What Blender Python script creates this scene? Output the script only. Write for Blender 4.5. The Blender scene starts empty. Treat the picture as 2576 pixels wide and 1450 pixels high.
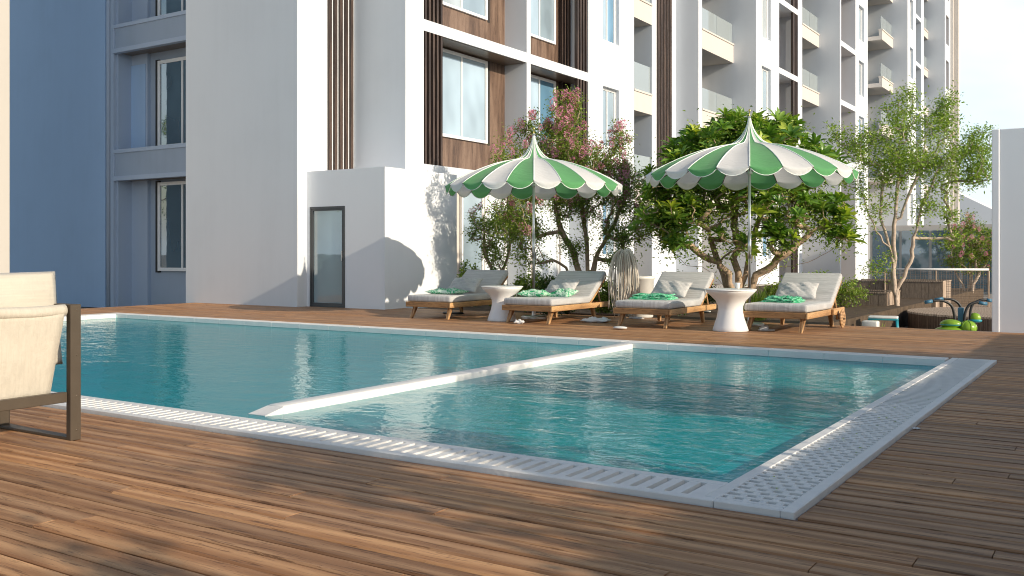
import bpy, bmesh, math, random
import numpy as np
from mathutils import Vector, Matrix
random.seed(7); rng = np.random.default_rng(7)
R = math.radians
SC = bpy.context.scene
COL = SC.collection

# ------------------------------------------------------------------ camera
CAM_H = 1.1; HEAD = R(33.0); F = 2428.0; HZ = 638.0     # eye height, heading, focal length and horizon (2576 wide reference)
cam_d = bpy.data.cameras.new('camera'); cam = bpy.data.objects.new('camera', cam_d); COL.objects.link(cam)
cam.location = (0, 0, CAM_H); cam.rotation_euler = (R(90), 0, HEAD)
cam_d.sensor_width = 36; cam_d.lens = F / 2576 * 36; cam_d.shift_y = -(725 - HZ) / 2576
cam_d.clip_start = 0.05; cam_d.clip_end = 2000
SC.camera = cam
# ------------------------------------------------------------------ light
SUN_AZ, SUN_EL = R(-5.0), R(20.5)           # azimuth measured from +X towards +Y
sdir = Vector((math.cos(SUN_AZ) * math.cos(SUN_EL), math.sin(SUN_AZ) * math.cos(SUN_EL), math.sin(SUN_EL)))
sl = bpy.data.lights.new('sun', 'SUN'); sl.energy = 3.3; sl.angle = R(0.5); sl.color = (1.0, 0.87, 0.69)
so = bpy.data.objects.new('sun', sl); COL.objects.link(so); so.location = (20, -2, 20)
so.rotation_euler = sdir.to_track_quat('Z', 'Y').to_euler()
W = bpy.data.worlds.new('World'); SC.world = W; W.use_nodes = True
wn, wl = W.node_tree.nodes, W.node_tree.links; wn.clear()
wout = wn.new('ShaderNodeOutputWorld'); bg = wn.new('ShaderNodeBackground'); bg2 = wn.new('ShaderNodeBackground')
sky = wn.new('ShaderNodeTexSky'); sky.sky_type = 'NISHITA'; sky.sun_disc = False
sky.sun_elevation = SUN_EL; sky.sun_rotation = R(90) - SUN_AZ; sky.air_density = 1.3; sky.dust_density = 1.5; sky.ozone_density = 1.5
bg.inputs['Strength'].default_value = 0.10; wl.new(sky.outputs[0], bg.inputs['Color'])
tc = wn.new('ShaderNodeTexCoord'); mp = wn.new('ShaderNodeMapping'); mp.inputs['Scale'].default_value = (1, 1, 2.6)
wl.new(tc.outputs['Generated'], mp.inputs['Vector'])
cn = wn.new('ShaderNodeTexNoise'); cn.inputs['Scale'].default_value = 1.7; cn.inputs['Detail'].default_value = 5; cn.inputs['Roughness'].default_value = 0.5
wl.new(mp.outputs[0], cn.inputs['Vector'])
sx = wn.new('ShaderNodeSeparateXYZ'); wl.new(tc.outputs['Generated'], sx.inputs[0])
hr = wn.new('ShaderNodeMapRange'); hr.inputs['From Min'].default_value = 0.0; hr.inputs['From Max'].default_value = 0.55; hr.inputs['To Min'].default_value = 0.17; hr.inputs['To Max'].default_value = -0.30; wl.new(sx.outputs[2], hr.inputs['Value'])
ad = wn.new('ShaderNodeMath'); ad.operation = 'ADD'; wl.new(cn.outputs[0], ad.inputs[0]); wl.new(hr.outputs[0], ad.inputs[1])
cr = wn.new('ShaderNodeValToRGB'); cr.color_ramp.elements[0].position = 0.40; cr.color_ramp.elements[1].position = 0.80
cr.color_ramp.elements[0].color = (0.0, 0.0, 0.0, 1); cr.color_ramp.elements[1].color = (0.93, 0.93, 0.93, 1)
wl.new(ad.outputs[0], cr.inputs[0])
bg2.inputs['Color'].default_value = (0.74, 0.87, 1.0, 1); bg2.inputs['Strength'].default_value = 1.28
mx = wn.new('ShaderNodeMixShader'); wl.new(cr.outputs[0], mx.inputs[0]); wl.new(bg.outputs[0], mx.inputs[1]); wl.new(bg2.outputs[0], mx.inputs[2])
wl.new(mx.outputs[0], wout.inputs[0])
SC.view_settings.view_transform = 'Standard'; SC.view_settings.look = 'None'
SC.view_settings.exposure = 0.54; SC.view_settings.gamma = 1.0; SC.view_settings.use_curve_mapping = False
try:
    SC.cycles.max_bounces = 8; SC.cycles.transparent_max_bounces = 12; SC.cycles.caustics_reflective = False; SC.cycles.caustics_refractive = False
    SC.cycles.sample_clamp_indirect = 6; SC.cycles.filter_width = 1.05
except Exception: pass

# ------------------------------------------------------------------ measuring helpers (sight line -> metres)
FW = (-math.sin(HEAD), math.cos(HEAD)); RT = (math.cos(HEAD), math.sin(HEAD))
def onX(x, X, y=HZ):
    k = (x - 1288) / F; dx = FW[0] + k * RT[0]; dy = FW[1] + k * RT[1]; s = X / dx
    return dy * s, CAM_H - (y - HZ) / F * s
def onY(x, Y, y=HZ):
    k = (x - 1288) / F; dx = FW[0] + k * RT[0]; dy = FW[1] + k * RT[1]; s = Y / dy
    return dx * s, CAM_H - (y - HZ) / F * s
def atd(x, d, y=HZ):
    l = (x - 1288) * d / F
    return Vector((d * FW[0] + l * RT[0], d * FW[1] + l * RT[1], CAM_H - (y - HZ) / F * d))

# ------------------------------------------------------------------ materials
class N:
    def __init__(s, name):
        s.m = bpy.data.materials.new(name); s.m.use_nodes = True; s.t = s.m.node_tree; s.t.nodes.clear()
        s.out = s.t.nodes.new('ShaderNodeOutputMaterial')
    def n(s, typ, **kw):
        o = s.t.nodes.new('ShaderNode' + typ)
        for k, v in kw.items():
            if k in o.inputs: o.inputs[k].default_value = v
            else: setattr(o, k, v)
        return o
    def l(s, a, b): s.t.links.new(a, b)
    def ramp(s, fac, *st):
        r = s.n('ValToRGB'); e = r.color_ramp.elements
        while len(e) < len(st): e.new(0.5)
        for q, (p, c) in zip(e, st): q.position = p; q.color = tuple(c) + (1,)
        s.l(fac, r.inputs[0]); return r.outputs[0]
    def vec(s, scale, obj=False, rot=(0, 0, 0)):
        if obj: v = s.n('TexCoord').outputs['Object']
        else: v = s.n('NewGeometry').outputs['Position']
        mp_ = s.n('Mapping'); mp_.inputs['Scale'].default_value = scale; mp_.inputs['Rotation'].default_value = rot
        s.l(v, mp_.inputs['Vector']); return mp_.outputs[0]
    def noise(s, v, sc, det=4, rough=.55, dist=0):
        o = s.n('TexNoise', Scale=sc, Detail=det, Roughness=rough, Distortion=dist)
        if v is not None: s.l(v, o.inputs['Vector'])
        return o.outputs[0]
    def bump(s, h, strength, dist, normal=None):
        b = s.n('Bump', Strength=strength, Distance=dist); s.l(h, b.inputs['Height'])
        if normal is not None: s.l(normal, b.inputs['Normal'])
        return b.outputs[0]
    def prin(s, col, rough=.6, metal=0, spec=.5, normal=None, **kw):
        p = s.n('BsdfPrincipled', Roughness=rough, Metallic=metal); p.inputs['Specular IOR Level'].default_value = spec
        if hasattr(col, 'links'): s.l(col, p.inputs['Base Color'])
        else: p.inputs['Base Color'].default_value = tuple(col) + (1,)
        if normal is not None: s.l(normal, p.inputs['Normal'])
        for k, v in kw.items(): p.inputs[k].default_value = v
        s.l(p.outputs[0], s.out.inputs[0]); return p
def sc_(c, k): return tuple(min(1, x * k) for x in c)
def plain(name, col, rough=.5, metal=0, spec=.5, var=.08, scale=6, bump=0.0, bs=60):
    m = N(name); v = m.vec((1, 1, 1)); nz = m.noise(v, scale, 5)
    c = m.ramp(nz, (.3, sc_(col, 1 - var)), (.7, sc_(col, 1 + var)))
    nm = m.bump(m.noise(v, bs, 4), bump, .01) if bump else None
    m.prin(c, rough, metal, spec, nm); return m.m
def plaster(name, col, var=.05):
    m = N(name); v = m.vec((1, 1, 1)); a = m.noise(v, .7, 6, .6); vs = m.vec((2.5, 2.5, .18)); st = m.noise(vs, 1.6, 5, .6)
    mixn = m.n('Mix', data_type='FLOAT'); mixn.inputs[0].default_value = .35; m.l(a, mixn.inputs[2]); m.l(st, mixn.inputs[3])
    c = m.ramp(mixn.outputs[0], (.32, sc_(col, 1 - var * .9)), (.5, col), (.7, sc_(col, 1 + var * .4)))
    b = m.bump(m.noise(v, 90, 3), .12, .004); b = m.bump(m.noise(v, 4, 3), .10, .01, b)
    m.prin(c, .85, 0, .25, b); return m.m
def woodmat(name, c1, c2, axis='X', scale=1.0, rough=.5, spec=.35, tone=False, bump=.35, dark=None, obj=False):
    m = N(name); k = {'X': (1, 9, 9), 'Y': (9, 1, 9), 'Z': (9, 9, 1)}[axis]
    v = m.vec(tuple(x * scale for x in k), obj=obj)
    if tone:
        at = m.n('Attribute', attribute_name='tone'); ad = m.n('VectorMath', operation='MULTIPLY_ADD')
        cmb = m.n('CombineXYZ'); m.l(at.outputs['Fac'], cmb.inputs[0]); m.l(at.outputs['Fac'], cmb.inputs[2])
        m.l(cmb.outputs[0], ad.inputs[0]); ad.inputs[1].default_value = (37, 0, 53); m.l(v, ad.inputs[2]); v = ad.outputs[0]
    g = m.noise(v, 1.3, 8, .68, 1.4)
    fine_v = m.n('VectorMath', operation='MULTIPLY'); m.l(v, fine_v.inputs[0]); fine_v.inputs[1].default_value = tuple(1 if q == 1 else 2.2 for q in k)
    fn = m.noise(fine_v.outputs[0], 5.5, 8, .75, .8)
    wv = m.n('TexWave', wave_type='BANDS', bands_direction={'X': 'Y', 'Y': 'X', 'Z': 'X'}[axis]); wv.inputs['Scale'].default_value = .55
    wv.inputs['Distortion'].default_value = 9; wv.inputs['Detail'].default_value = 3; wv.inputs['Detail Scale'].default_value = .6; m.l(v, wv.inputs['Vector'])
    mixn = m.n('Mix', data_type='FLOAT'); mixn.inputs[0].default_value = .32; m.l(g, mixn.inputs[2]); m.l(wv.outputs['Fac'], mixn.inputs[3])
    c = m.ramp(mixn.outputs[0], (.25, dark or sc_(c1, .55)), (.42, c1), (.68, c2), (.85, sc_(c2, 1.2)))
    dk = m.ramp(fn, (.405, (.30, .25, .22)), (.455, (1, 1, 1)))
    mu = m.n('Mix', data_type='RGBA', blend_type='MULTIPLY'); mu.inputs[0].default_value = .8; m.l(c, mu.inputs[6]); m.l(dk, mu.inputs[7]); c = mu.outputs[2]
    if tone:
        tr = m.ramp(at.outputs['Fac'], (0, (.70, .68, .67)), (.3, (1.0, .97, .93)), (.55, (.84, .83, .84)), (.8, (1.10, 1.03, .93)), (1, (1.26, 1.20, 1.08)))
        m2 = m.n('Mix', data_type='RGBA', blend_type='MULTIPLY'); m2.inputs[0].default_value = 1; m.l(c, m2.inputs[6]); m.l(tr, m2.inputs[7]); c = m2.outputs[2]
        wr = m.ramp(m.noise(m.vec((.25, .5, 1)), 1.2, 4, .6), (.40, (0, 0, 0)), (.75, (.34, .34, .34)))
        m3 = m.n('Mix', data_type='RGBA'); m.l(wr, m3.inputs[0]); m.l(c, m3.inputs[6]); m3.inputs[7].default_value = (.26, .215, .18, 1); c = m3.outputs[2]
    b = m.bump(fn, bump, .004); b = m.bump(mixn.outputs[0], bump * .8, .006, b)
    m.prin(c, rough, 0, spec, b); return m.m
def fabric(name, col, var=.06, stripe=None, bump=.25, transl=0.0, scale=1.0, wr=.5):
    m = N(name); v = m.vec((1, 1, 1)); a = m.noise(v, 3 * scale, 4)
    c = m.ramp(a, (.3, sc_(col, 1 - var)), (.7, sc_(col, 1 + var)))
    if stripe:
        sv = m.vec(stripe[0], obj=True); sn = m.noise(sv, 1.0, 3, .7)
        k = m.ramp(sn, (.40, (stripe[1],) * 3), (.60, (1, 1, 1)))
        mu = m.n('Mix', data_type='RGBA', blend_type='MULTIPLY'); mu.inputs[0].default_value = 1; m.l(c, mu.inputs[6]); m.l(k, mu.inputs[7]); c = mu.outputs[2]
    b = m.bump(m.noise(v, 220, 2), bump, .002); b = m.bump(m.noise(m.vec((4, 14, 9)), 1.2 * scale, 3, .5, .6), wr, .02, b)
    p = m.prin(c, .9, 0, .15, b); p.inputs['Sheen Weight'].default_value = .15
    if transl:
        t = m.n('BsdfTranslucent'); m.l(c, t.inputs['Color']); m.l(b, t.inputs['Normal'])
        ms = m.n('MixShader'); ms.inputs[0].default_value = transl; m.l(p.outputs[0], ms.inputs[1]); m.l(t.outputs[0], ms.inputs[2]); m.l(ms.outputs[0], m.out.inputs[0])
    return m.m
def leafmat(name, c1, c2, c3, rough=.45, transl=.35, spec=.4):
    m = N(name); at = m.n('Attribute', attribute_name='tone'); c = m.ramp(at.outputs['Fac'], (0, c1), (.55, c2), (1, c3))
    p = m.prin(c, rough, 0, spec); t = m.n('BsdfTranslucent')
    br = m.n('Mix', data_type='RGBA', blend_type='MULTIPLY'); br.inputs[0].default_value = 1; m.l(c, br.inputs[6]); br.inputs[7].default_value = (1.5, 1.6, .7, 1)
    m.l(br.outputs[2], t.inputs['Color']); ms = m.n('MixShader'); ms.inputs[0].default_value = transl
    m.l(p.outputs[0], ms.inputs[1]); m.l(t.outputs[0], ms.inputs[2]); m.l(ms.outputs[0], m.out.inputs[0]); return m.m
def glassmat(name, col, tint=(.8, .9, .95), refl_ior=1.9, trans=0.0, rough=.015, wob=.02):
    m = N(name); v = m.vec((1, 1, 1)); b = m.bump(m.noise(v, 1.3, 2), wob, .1)
    fr = m.n('Fresnel', IOR=refl_ior); m.l(b, fr.inputs['Normal']); g = m.n('BsdfGlossy', Roughness=rough); g.inputs['Color'].default_value = (1, 1, 1, 1); m.l(b, g.inputs['Normal'])
    if trans: d = m.n('BsdfTransparent'); d.inputs['Color'].default_value = tuple(tint) + (1,)
    else:
        d = m.n('BsdfDiffuse'); c = m.ramp(m.noise(m.vec((.6, .6, .35)), 1.4, 2), (.35, sc_(col, .60)), (.65, col)); m.l(c, d.inputs['Color'])  # sky-blue reflection put into the diffuse colour as a soft gradient
    ms = m.n('MixShader'); m.l(fr.outputs[0], ms.inputs[0]); m.l(d.outputs[0], ms.inputs[1]); m.l(g.outputs[0], ms.inputs[2]); m.l(ms.outputs[0], m.out.inputs[0]); return m.m

M = {}
M['white'] = plaster('white_plaster', (.65, .68, .72))
M['annex'] = plaster('annex_plaster', (.78, .80, .83), .03)
M['gardenwall'] = plaster('garden_wall_plaster', (.88, .90, .93), .02)
M['blue'] = plaster('shade_blue_plaster', (.42, .58, .80), .05)  # this and the next two: blue of the wing's shade put into the colour
M['shade_bluelight'] = plaster('shade_blue_grey_plaster', (.44, .52, .64), .05)
M['shade_bluepanel'] = plaster('shade_panel_plaster', (.36, .43, .53), .10)
M['cream'] = plaster('cream_plaster', (.50, .475, .44), .04)
M['greige'] = plaster('greige_plaster', (.60, .56, .52))
M['brown'] = woodmat('brown_cladding', (.145, .092, .066), (.215, .145, .105), 'Z', 1.2, .45, .4, bump=.08)
M['slat'] = woodmat('dark_slat', (.045, .030, .025), (.085, .056, .044), 'Z', 1.5, .5, .4, bump=.15)
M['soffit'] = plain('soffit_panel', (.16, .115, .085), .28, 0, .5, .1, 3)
M['frame'] = plain('window_frame_white', (.80, .80, .80), .35, 0, .5, .02)
M['dframe'] = plain('door_frame_grey', (.075, .08, .085), .4, .3, .5, .05)
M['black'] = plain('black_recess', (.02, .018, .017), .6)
M['pane'] = glassmat('window_glass', (.40, .52, .62), refl_ior=2.4)
M['pane_blue'] = glassmat('window_glass_blue', (.16, .33, .50), refl_ior=2.4)
M['pane_pale'] = glassmat('window_glass_pale', (.55, .62, .66), refl_ior=2.4)
M['pane_dark'] = glassmat('dark_window_glass', (.10, .17, .22), refl_ior=3.0, wob=.01)
M['pane_door'] = glassmat('door_glass', (.22, .34, .38), refl_ior=2.6, wob=.008)
M['curtain'] = plain('curtain', (.62, .68, .74), .9)
def balg():
    m = N('balcony_glass'); fr = m.n('Fresnel', IOR=2.0); g = m.n('BsdfGlossy', Roughness=.03); t = m.n('BsdfTransparent'); t.inputs['Color'].default_value = (.80, .92, .96, 1)
    d = m.n('BsdfDiffuse'); d.inputs['Color'].default_value = (.72, .82, .86, 1); tl = m.n('BsdfTranslucent'); tl.inputs['Color'].default_value = (.72, .82, .86, 1)
    a = m.n('MixShader'); a.inputs[0].default_value = .42; m.l(t.outputs[0], a.inputs[1]); m.l(d.outputs[0], a.inputs[2])
    b = m.n('MixShader'); m.l(fr.outputs[0], b.inputs[0]); m.l(a.outputs[0], b.inputs[1]); m.l(g.outputs[0], b.inputs[2]); m.l(b.outputs[0], m.out.inputs[0]); return m.m
M['balglass'] = balg()
M['coping'] = plain('white_coping', (.76, .745, .72), .55, 0, .35, .04, 5, .25, 30)
M['grate'] = plain('white_grate', (.76, .75, .73), .5, 0, .4, .05, 9, .2, 40)
M['gutter'] = plain('gutter', (.035, .038, .045), .7)
M['soil'] = plain('soil', (.09, .065, .045), .95, 0, .2, .35, 7, .6, 25)
M['deck'] = woodmat('deck_wood', (.37, .19, .092), (.55, .32, .17), 'X', .62, .55, .22, tone=True, bump=.45, dark=(.29, .145, .07))
M['deckbase'] = plain('deck_underside', (.02, .014, .01), .9)
M['teakX'] = woodmat('teak', (.40, .22, .095), (.60, .37, .18), 'X', 1.3, .45, .35, bump=.2, obj=True)
M['teakY'] = woodmat('teak_rail', (.42, .23, .10), (.62, .38, .18), 'Y', 1.3, .45, .35, bump=.2, obj=True)
M['teakZ'] = woodmat('teak_leg', (.38, .21, .095), (.58, .36, .18), 'Z', 1.3, .45, .35, bump=.2, obj=True)
M['mattress'] = fabric('grey_mattress', (.52, .52, .525), .05, ((55, 1.2, 1), .80), .3)
M['backpad'] = fabric('grey_back_pad', (.52, .515, .515), .05, ((1.2, 40, 40), .82), .3)
M['pillow'] = fabric('grey_pillow', (.54, .53, .525), .06, ((2, 30, 30), .85), .3, wr=.9)
M['cream_fabric'] = fabric('cream_canvas', (.55, .505, .425), .04, ((3, 60, 8), .93), .5, wr=.35)
def patt(name, c1, c2, sc):
    m = N(name); v = m.vec((1, 1, 1)); a = m.noise(v, sc, 5, .6, 2.5); c = m.ramp(a, (.44, c1), (.50, c2), (.56, c2), (.60, c1))
    b = m.bump(m.noise(v, 18, 4, .6, 1.0), .8, .02); m.prin(c, .85, 0, .2, b); return m.m
M['green_pat'] = patt('green_leaf_print', (.03, .36, .15), (.60, .74, .64), 9)
M['towel'] = patt('green_towel', (.05, .42, .20), (.26, .62, .42), 6)
M['can_green'] = fabric('green_canopy', (.17, .48, .20), .05, None, .2, .42, wr=.5)
M['can_white'] = fabric('white_canopy', (.88, .88, .88), .03, None, .2, .38, wr=.5)
M['trim'] = fabric('canopy_trim', (.80, .84, .80), .03)
M['steel'] = plain('brushed_steel', (.62, .63, .65), .28, .9, .5, .03)
M['rib'] = plain('rib_brown', (.12, .085, .06), .5)
M['brass'] = plain('brass', (.55, .45, .15), .3, .9)
M['tablewhite'] = plain('table_white', (.80, .80, .80), .38, 0, .45, .01, 3)
M['bronze'] = plain('bronze_frame', (.105, .082, .06), .42, .35, .45, .06, 8, .05)
M['whitecloth'] = fabric('white_cloth', (.72, .72, .72), .05, None, .3, wr=1.0)
M['rope'] = fabric('rope', (.60, .55, .48), .2, None, .5)
M['bark'] = plain('bark', (.40, .29, .20), .85, 0, .2, .35, 12, .9, 40)
M['bark_pale'] = plain('bark_pale', (.46, .37, .30), .85, 0, .2, .3, 10, .8, 40)
M['leaf_lilac'] = leafmat('lilac_leaf', (.08, .145, .025), (.20, .29, .05), (.38, .45, .09))
M['leaf_big'] = leafmat('plumeria_leaf', (.06, .15, .025), (.17, .31, .045), (.48, .54, .08), .32, .3, .5)
M['leaf_light'] = leafmat('maple_leaf', (.11, .19, .025), (.24, .36, .05), (.42, .52, .10))
M['leaf_dark'] = leafmat('box_leaf', (.025, .06, .012), (.055, .11, .02), (.12, .18, .03))
M['blossom'] = leafmat('pink_blossom', (.52, .15, .33), (.72, .30, .50), (.88, .58, .70), .7, .3, .2)
M['wicker'] = woodmat('woven_reed', (.17, .135, .105), (.34, .27, .22), 'Z', 4.0, .8, .2, bump=.8)
M['reedpale'] = woodmat('weathered_board', (.34, .26, .20), (.48, .38, .30), 'Z', 1.2, .8, .2, bump=.4)
M['pebble'] = plain('pale_stone', (.45, .42, .38), .8, 0, .3, .2, 3, .3, 30)
M['terrain'] = plain('terrain_paving', (.30, .28, .255), .85, 0, .3, .2, 1.5, .3, 25)
M['teal'] = plain('teal_plastic', (.02, .27, .34), .3, 0, .5, .05)
M['blue_grip'] = plain('blue_grip', (.05, .16, .26), .4)
M['lime'] = plain('lime_shell', (.22, .38, .03), .3, 0, .5, .12, 9)
M['offwhite'] = plain('off_white_shell', (.74, .74, .72), .4)
M['rubber'] = plain('black_rubber', (.015, .015, .017), .45)
M['ceramic'] = plain('white_planter', (.78, .77, .74), .45)
def tilemat():
    m = N('pool_tile'); br = m.n('TexBrick'); br.offset = 0; br.inputs['Scale'].default_value = 1
    for k, v in (('Color1', (.12, .72, .80, 1)), ('Color2', (.24, .84, .88, 1)), ('Mortar', (.60, .90, .90, 1))): br.inputs[k].default_value = v
    br.inputs['Mortar Size'].default_value = .003; br.inputs['Brick Width'].default_value = .05; br.inputs['Row Height'].default_value = .05
    g = m.n('NewGeometry'); s = m.n('SeparateXYZ'); m.l(g.outputs['Position'], s.inputs[0])
    ad = m.n('Math', operation='ADD'); m.l(s.outputs[0], ad.inputs[0]); m.l(s.outputs[1], ad.inputs[1])
    nz = m.n('SeparateXYZ'); m.l(g.outputs['Normal'], nz.inputs[0]); ab = m.n('Math', operation='ABSOLUTE'); m.l(nz.outputs[2], ab.inputs[0])
    gt = m.n('Math', operation='GREATER_THAN'); m.l(ab.outputs[0], gt.inputs[0]); gt.inputs[1].default_value = .5
    c1 = m.n('CombineXYZ'); m.l(ad.outputs[0], c1.inputs[0]); m.l(s.outputs[2], c1.inputs[1])
    mv = m.n('Mix', data_type='VECTOR'); m.l(gt.outputs[0], mv.inputs[0]); m.l(c1.outputs[0], mv.inputs[4]); m.l(g.outputs['Position'], mv.inputs[5])
    m.l(mv.outputs[1], br.inputs['Vector'])
    nzz = m.ramp(m.noise(m.vec((.4, 1, 1)), 1.1, 4), (.35, (.72, .80, .84)), (.68, (1.2, 1.15, 1.1)))
    mu = m.n('Mix', data_type='RGBA', blend_type='MULTIPLY'); mu.inputs[0].default_value = 1; m.l(br.outputs[0], mu.inputs[6]); m.l(nzz, mu.inputs[7])
    m.prin(mu.outputs[2], .3, 0, .5); return m.m
M['tile'] = tilemat()
M['tile_pale'] = plain('pale_mosaic', (.66, .96, .88), .3, 0, .5, .1, 30)
def watermat():
    m = N('pool_water'); v = m.vec((.8, 1.2, 1)); a = m.noise(v, 2.3, 3, .5, .8); v2 = m.vec((1.0, 1.6, 1)); b2 = m.noise(v2, 9, 3, .5, .6)
    b3 = m.noise(m.vec((1.0, 2.2, 1)), 22, 2, .5, .5); b = m.bump(a, .55, .022); b = m.bump(b2, .5, .0095, b); b = m.bump(b3, .35, .0014, b)
    fr = m.n('Fresnel', IOR=1.37); m.l(b, fr.inputs['Normal']); g = m.n('BsdfGlossy', Roughness=.01); m.l(b, g.inputs['Normal'])
    d = m.n('BsdfTransparent'); d.inputs['Color'].default_value = (.72, .97, .985, 1)
    df = m.n('BsdfDiffuse'); df.inputs['Color'].default_value = (.015, .82, .93, 1)
    m1 = m.n('MixShader'); m1.inputs[0].default_value = .38; m.l(d.outputs[0], m1.inputs[1]); m.l(df.outputs[0], m1.inputs[2])
    ms = m.n('MixShader'); m.l(fr.outputs[0], ms.inputs[0]); m.l(m1.outputs[0], ms.inputs[1]); m.l(g.outputs[0], ms.inputs[2]); m.l(ms.outputs[0], m.out.inputs[0]); return m.m
M['water'] = watermat()

# ------------------------------------------------------------------ object helpers
def tag(o, label=None, cat=None, group=None, kind=None):
    for k, v in (('label', label), ('category', cat), ('group', group), ('kind', kind)):
        if v: o[k] = v
    return o
def empty(name, loc=(0, 0, 0), rz=0, label=None, cat=None, group=None, kind=None):
    o = bpy.data.objects.new(name, None); COL.objects.link(o); o.location = loc; o.rotation_euler = (0, 0, rz); o.empty_display_size = .1
    return tag(o, label, cat, group, kind)
class MB:
    def __init__(s): s.v = []; s.f = []; s.t = []
    def add(s, vs, fs, tone=0.5):
        k = len(s.v); s.v += [tuple(v) for v in vs]; s.f += [tuple(i + k for i in f) for f in fs]; s.t += [tone] * len(fs); return s
    def box(s, x0, x1, y0, y1, z0, z1, mat=None, tone=.5):
        vs = [(x, y, z) for z in (z0, z1) for y in (y0, y1) for x in (x0, x1)]
        if mat is not None: vs = [mat @ Vector(v) for v in vs]
        return s.add(vs, [(0, 2, 3, 1), (4, 5, 7, 6), (0, 1, 5, 4), (2, 6, 7, 3), (0, 4, 6, 2), (1, 3, 7, 5)], tone)
    def plank(s, x0, x1, y0, y1, z0, z1, c=.004, tone=.5):       # chamfered long edges
        vs = []
        for x in (x0, x1): vs += [(x, y0, z0), (x, y1, z0), (x, y1, z1 - c), (x, y1 - c, z1), (x, y0 + c, z1), (x, y0, z1 - c)]
        return s.add(vs, [(i, (i + 1) % 6, (i + 1) % 6 + 6, i + 6)[::-1] for i in range(6)] + [(0, 1, 2, 3, 4, 5), (11, 10, 9, 8, 7, 6)], tone)
    def tube(s, pts, rad, n=8, cap=True, tone=.5, flat=1.0):
        pts = [Vector(p) for p in pts]; rads = rad if hasattr(rad, '__len__') else [rad] * len(pts); vs = []; fs = []
        up = Vector((0.13, 0.09, 1)); prev = None
        for i, p in enumerate(pts):
            d = (pts[min(i + 1, len(pts) - 1)] - pts[max(i - 1, 0)])
            d = d.normalized() if d.length > 1e-9 else Vector((0, 0, 1))
            if prev is None: a = d.cross(up); a = a.normalized() if a.length > 1e-3 else d.cross(Vector((1, 0, 0))).normalized()
            else: a = (prev - d * prev.dot(d)); a = a.normalized() if a.length > 1e-6 else d.orthogonal().normalized()
            prev = a; b = d.cross(a)
            for k in range(n):
                q = 2 * math.pi * k / n; vs.append(p + (a * math.cos(q) + b * math.sin(q) * flat) * rads[i])
        for i in range(len(pts) - 1):
            for k in range(n): fs.append((i * n + k, i * n + (k + 1) % n, (i + 1) * n + (k + 1) % n, (i + 1) * n + k))
        if cap: fs.append(tuple(range(n))[::-1]); fs.append(tuple((len(pts) - 1) * n + k for k in range(n)))
        return s.add(vs, fs, tone)
    def lathe(s, prof, n=40, c=(0, 0, 0), sx=1, sy=1, tone=.5):
        vs = []; fs = []
        for (r, z) in prof:
            for k in range(n): q = 2 * math.pi * k / n; vs.append((c[0] + r * math.cos(q) * sx, c[1] + r * math.sin(q) * sy, c[2] + z))
        for i in range(len(prof) - 1):
            for k in range(n): fs.append((i * n + k, i * n + (k + 1) % n, (i + 1) * n + (k + 1) % n, (i + 1) * n + k))
        fs.append(tuple(range(n))[::-1]); fs.append(tuple((len(prof) - 1) * n + k for k in range(n)))
        return s.add(vs, fs, tone)
    def mesh(s, name, smooth=False, tone=False):
        me = bpy.data.meshes.new(name); me.from_pydata(s.v, [], s.f); me.validate(clean_customdata=False)
        if tone and len(me.polygons) == len(s.t):
            a = me.attributes.new('tone', 'FLOAT', 'FACE'); a.data.foreach_set('value', s.t)
        if smooth: me.polygons.foreach_set('use_smooth', [True] * len(me.polygons))
        me.update(); return me
    def build(s, name, mat, parent=None, smooth=False, tone=False, bevel=0, seg=2):
        me = s.mesh(name, smooth, tone)
        if bevel:
            bm = bmesh.new(); bm.from_mesh(me); bmesh.ops.bevel(bm, geom=bm.edges[:], offset=bevel, segments=seg, affect='EDGES', profile=.5, clamp_overlap=True); bm.to_mesh(me); bm.free()
            if seg > 1: me.polygons.foreach_set('use_smooth', [True] * len(me.polygons))
        return link(name, me, mat, parent)
def link(name, me, mat=None, parent=None):
    if mat is not None and not me.materials: me.materials.append(mat)
    o = bpy.data.objects.new(name, me); COL.objects.link(o)
    if parent is not None: o.parent = parent
    return o
def B(name, mat, parent, *a, bevel=0, seg=1, kind=None): 
    o = MB().box(*a).build(name, mat, parent, bevel=bevel, seg=seg)
    if kind: o['kind'] = kind
    return o
def S(o): o['kind'] = 'structure'; return o
def copy_tree(o, parent=None):
    c = o.copy(); COL.objects.link(c)
    if parent is not None: c.parent = parent
    for ch in [x for x in o.children]: copy_tree(ch, c)
    return c
def smooth_pts(p, k=6):
    p = [Vector(q) for q in p]; out = []
    for i in range(len(p) - 1):
        a, b, c, d = p[max(i - 1, 0)], p[i], p[i + 1], p[min(i + 2, len(p) - 1)]
        for j in range(k):
            t = j / k; out.append(.5 * ((2 * b) + (c - a) * t + (2 * a - 5 * b + 4 * c - d) * t * t + (3 * b - a - 3 * c + d) * t ** 3))
    out.append(p[-1]); return out

# ================================================================== SETTING
X_OUT, X_IN = -1.20, -1.555          # right grate
Y_OUT, Y_IN = 4.00, 4.36             # near grate
Y_FAR, Y_FARO = 10.60, 10.82         # far coping
X_L, X_LO = -15.3, -15.6
WZ = -0.05
S(MB().add([(-900, -900, -.45), (900, -900, -.45), (900, 900, -.45), (-900, 900, -.45)], [(0, 1, 2, 3)]).build('ground', M['terrain']))
# planting bed behind the loungers and under the building edge
S(B('planting_bed', M['soil'], None, -17.7, -4.15, 15.32, 34, -.44, -.02))
S(B('path', M['pebble'], None, -12.3, -10.9, 17.2, 33.5, -.019, .012, bevel=.01))

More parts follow.
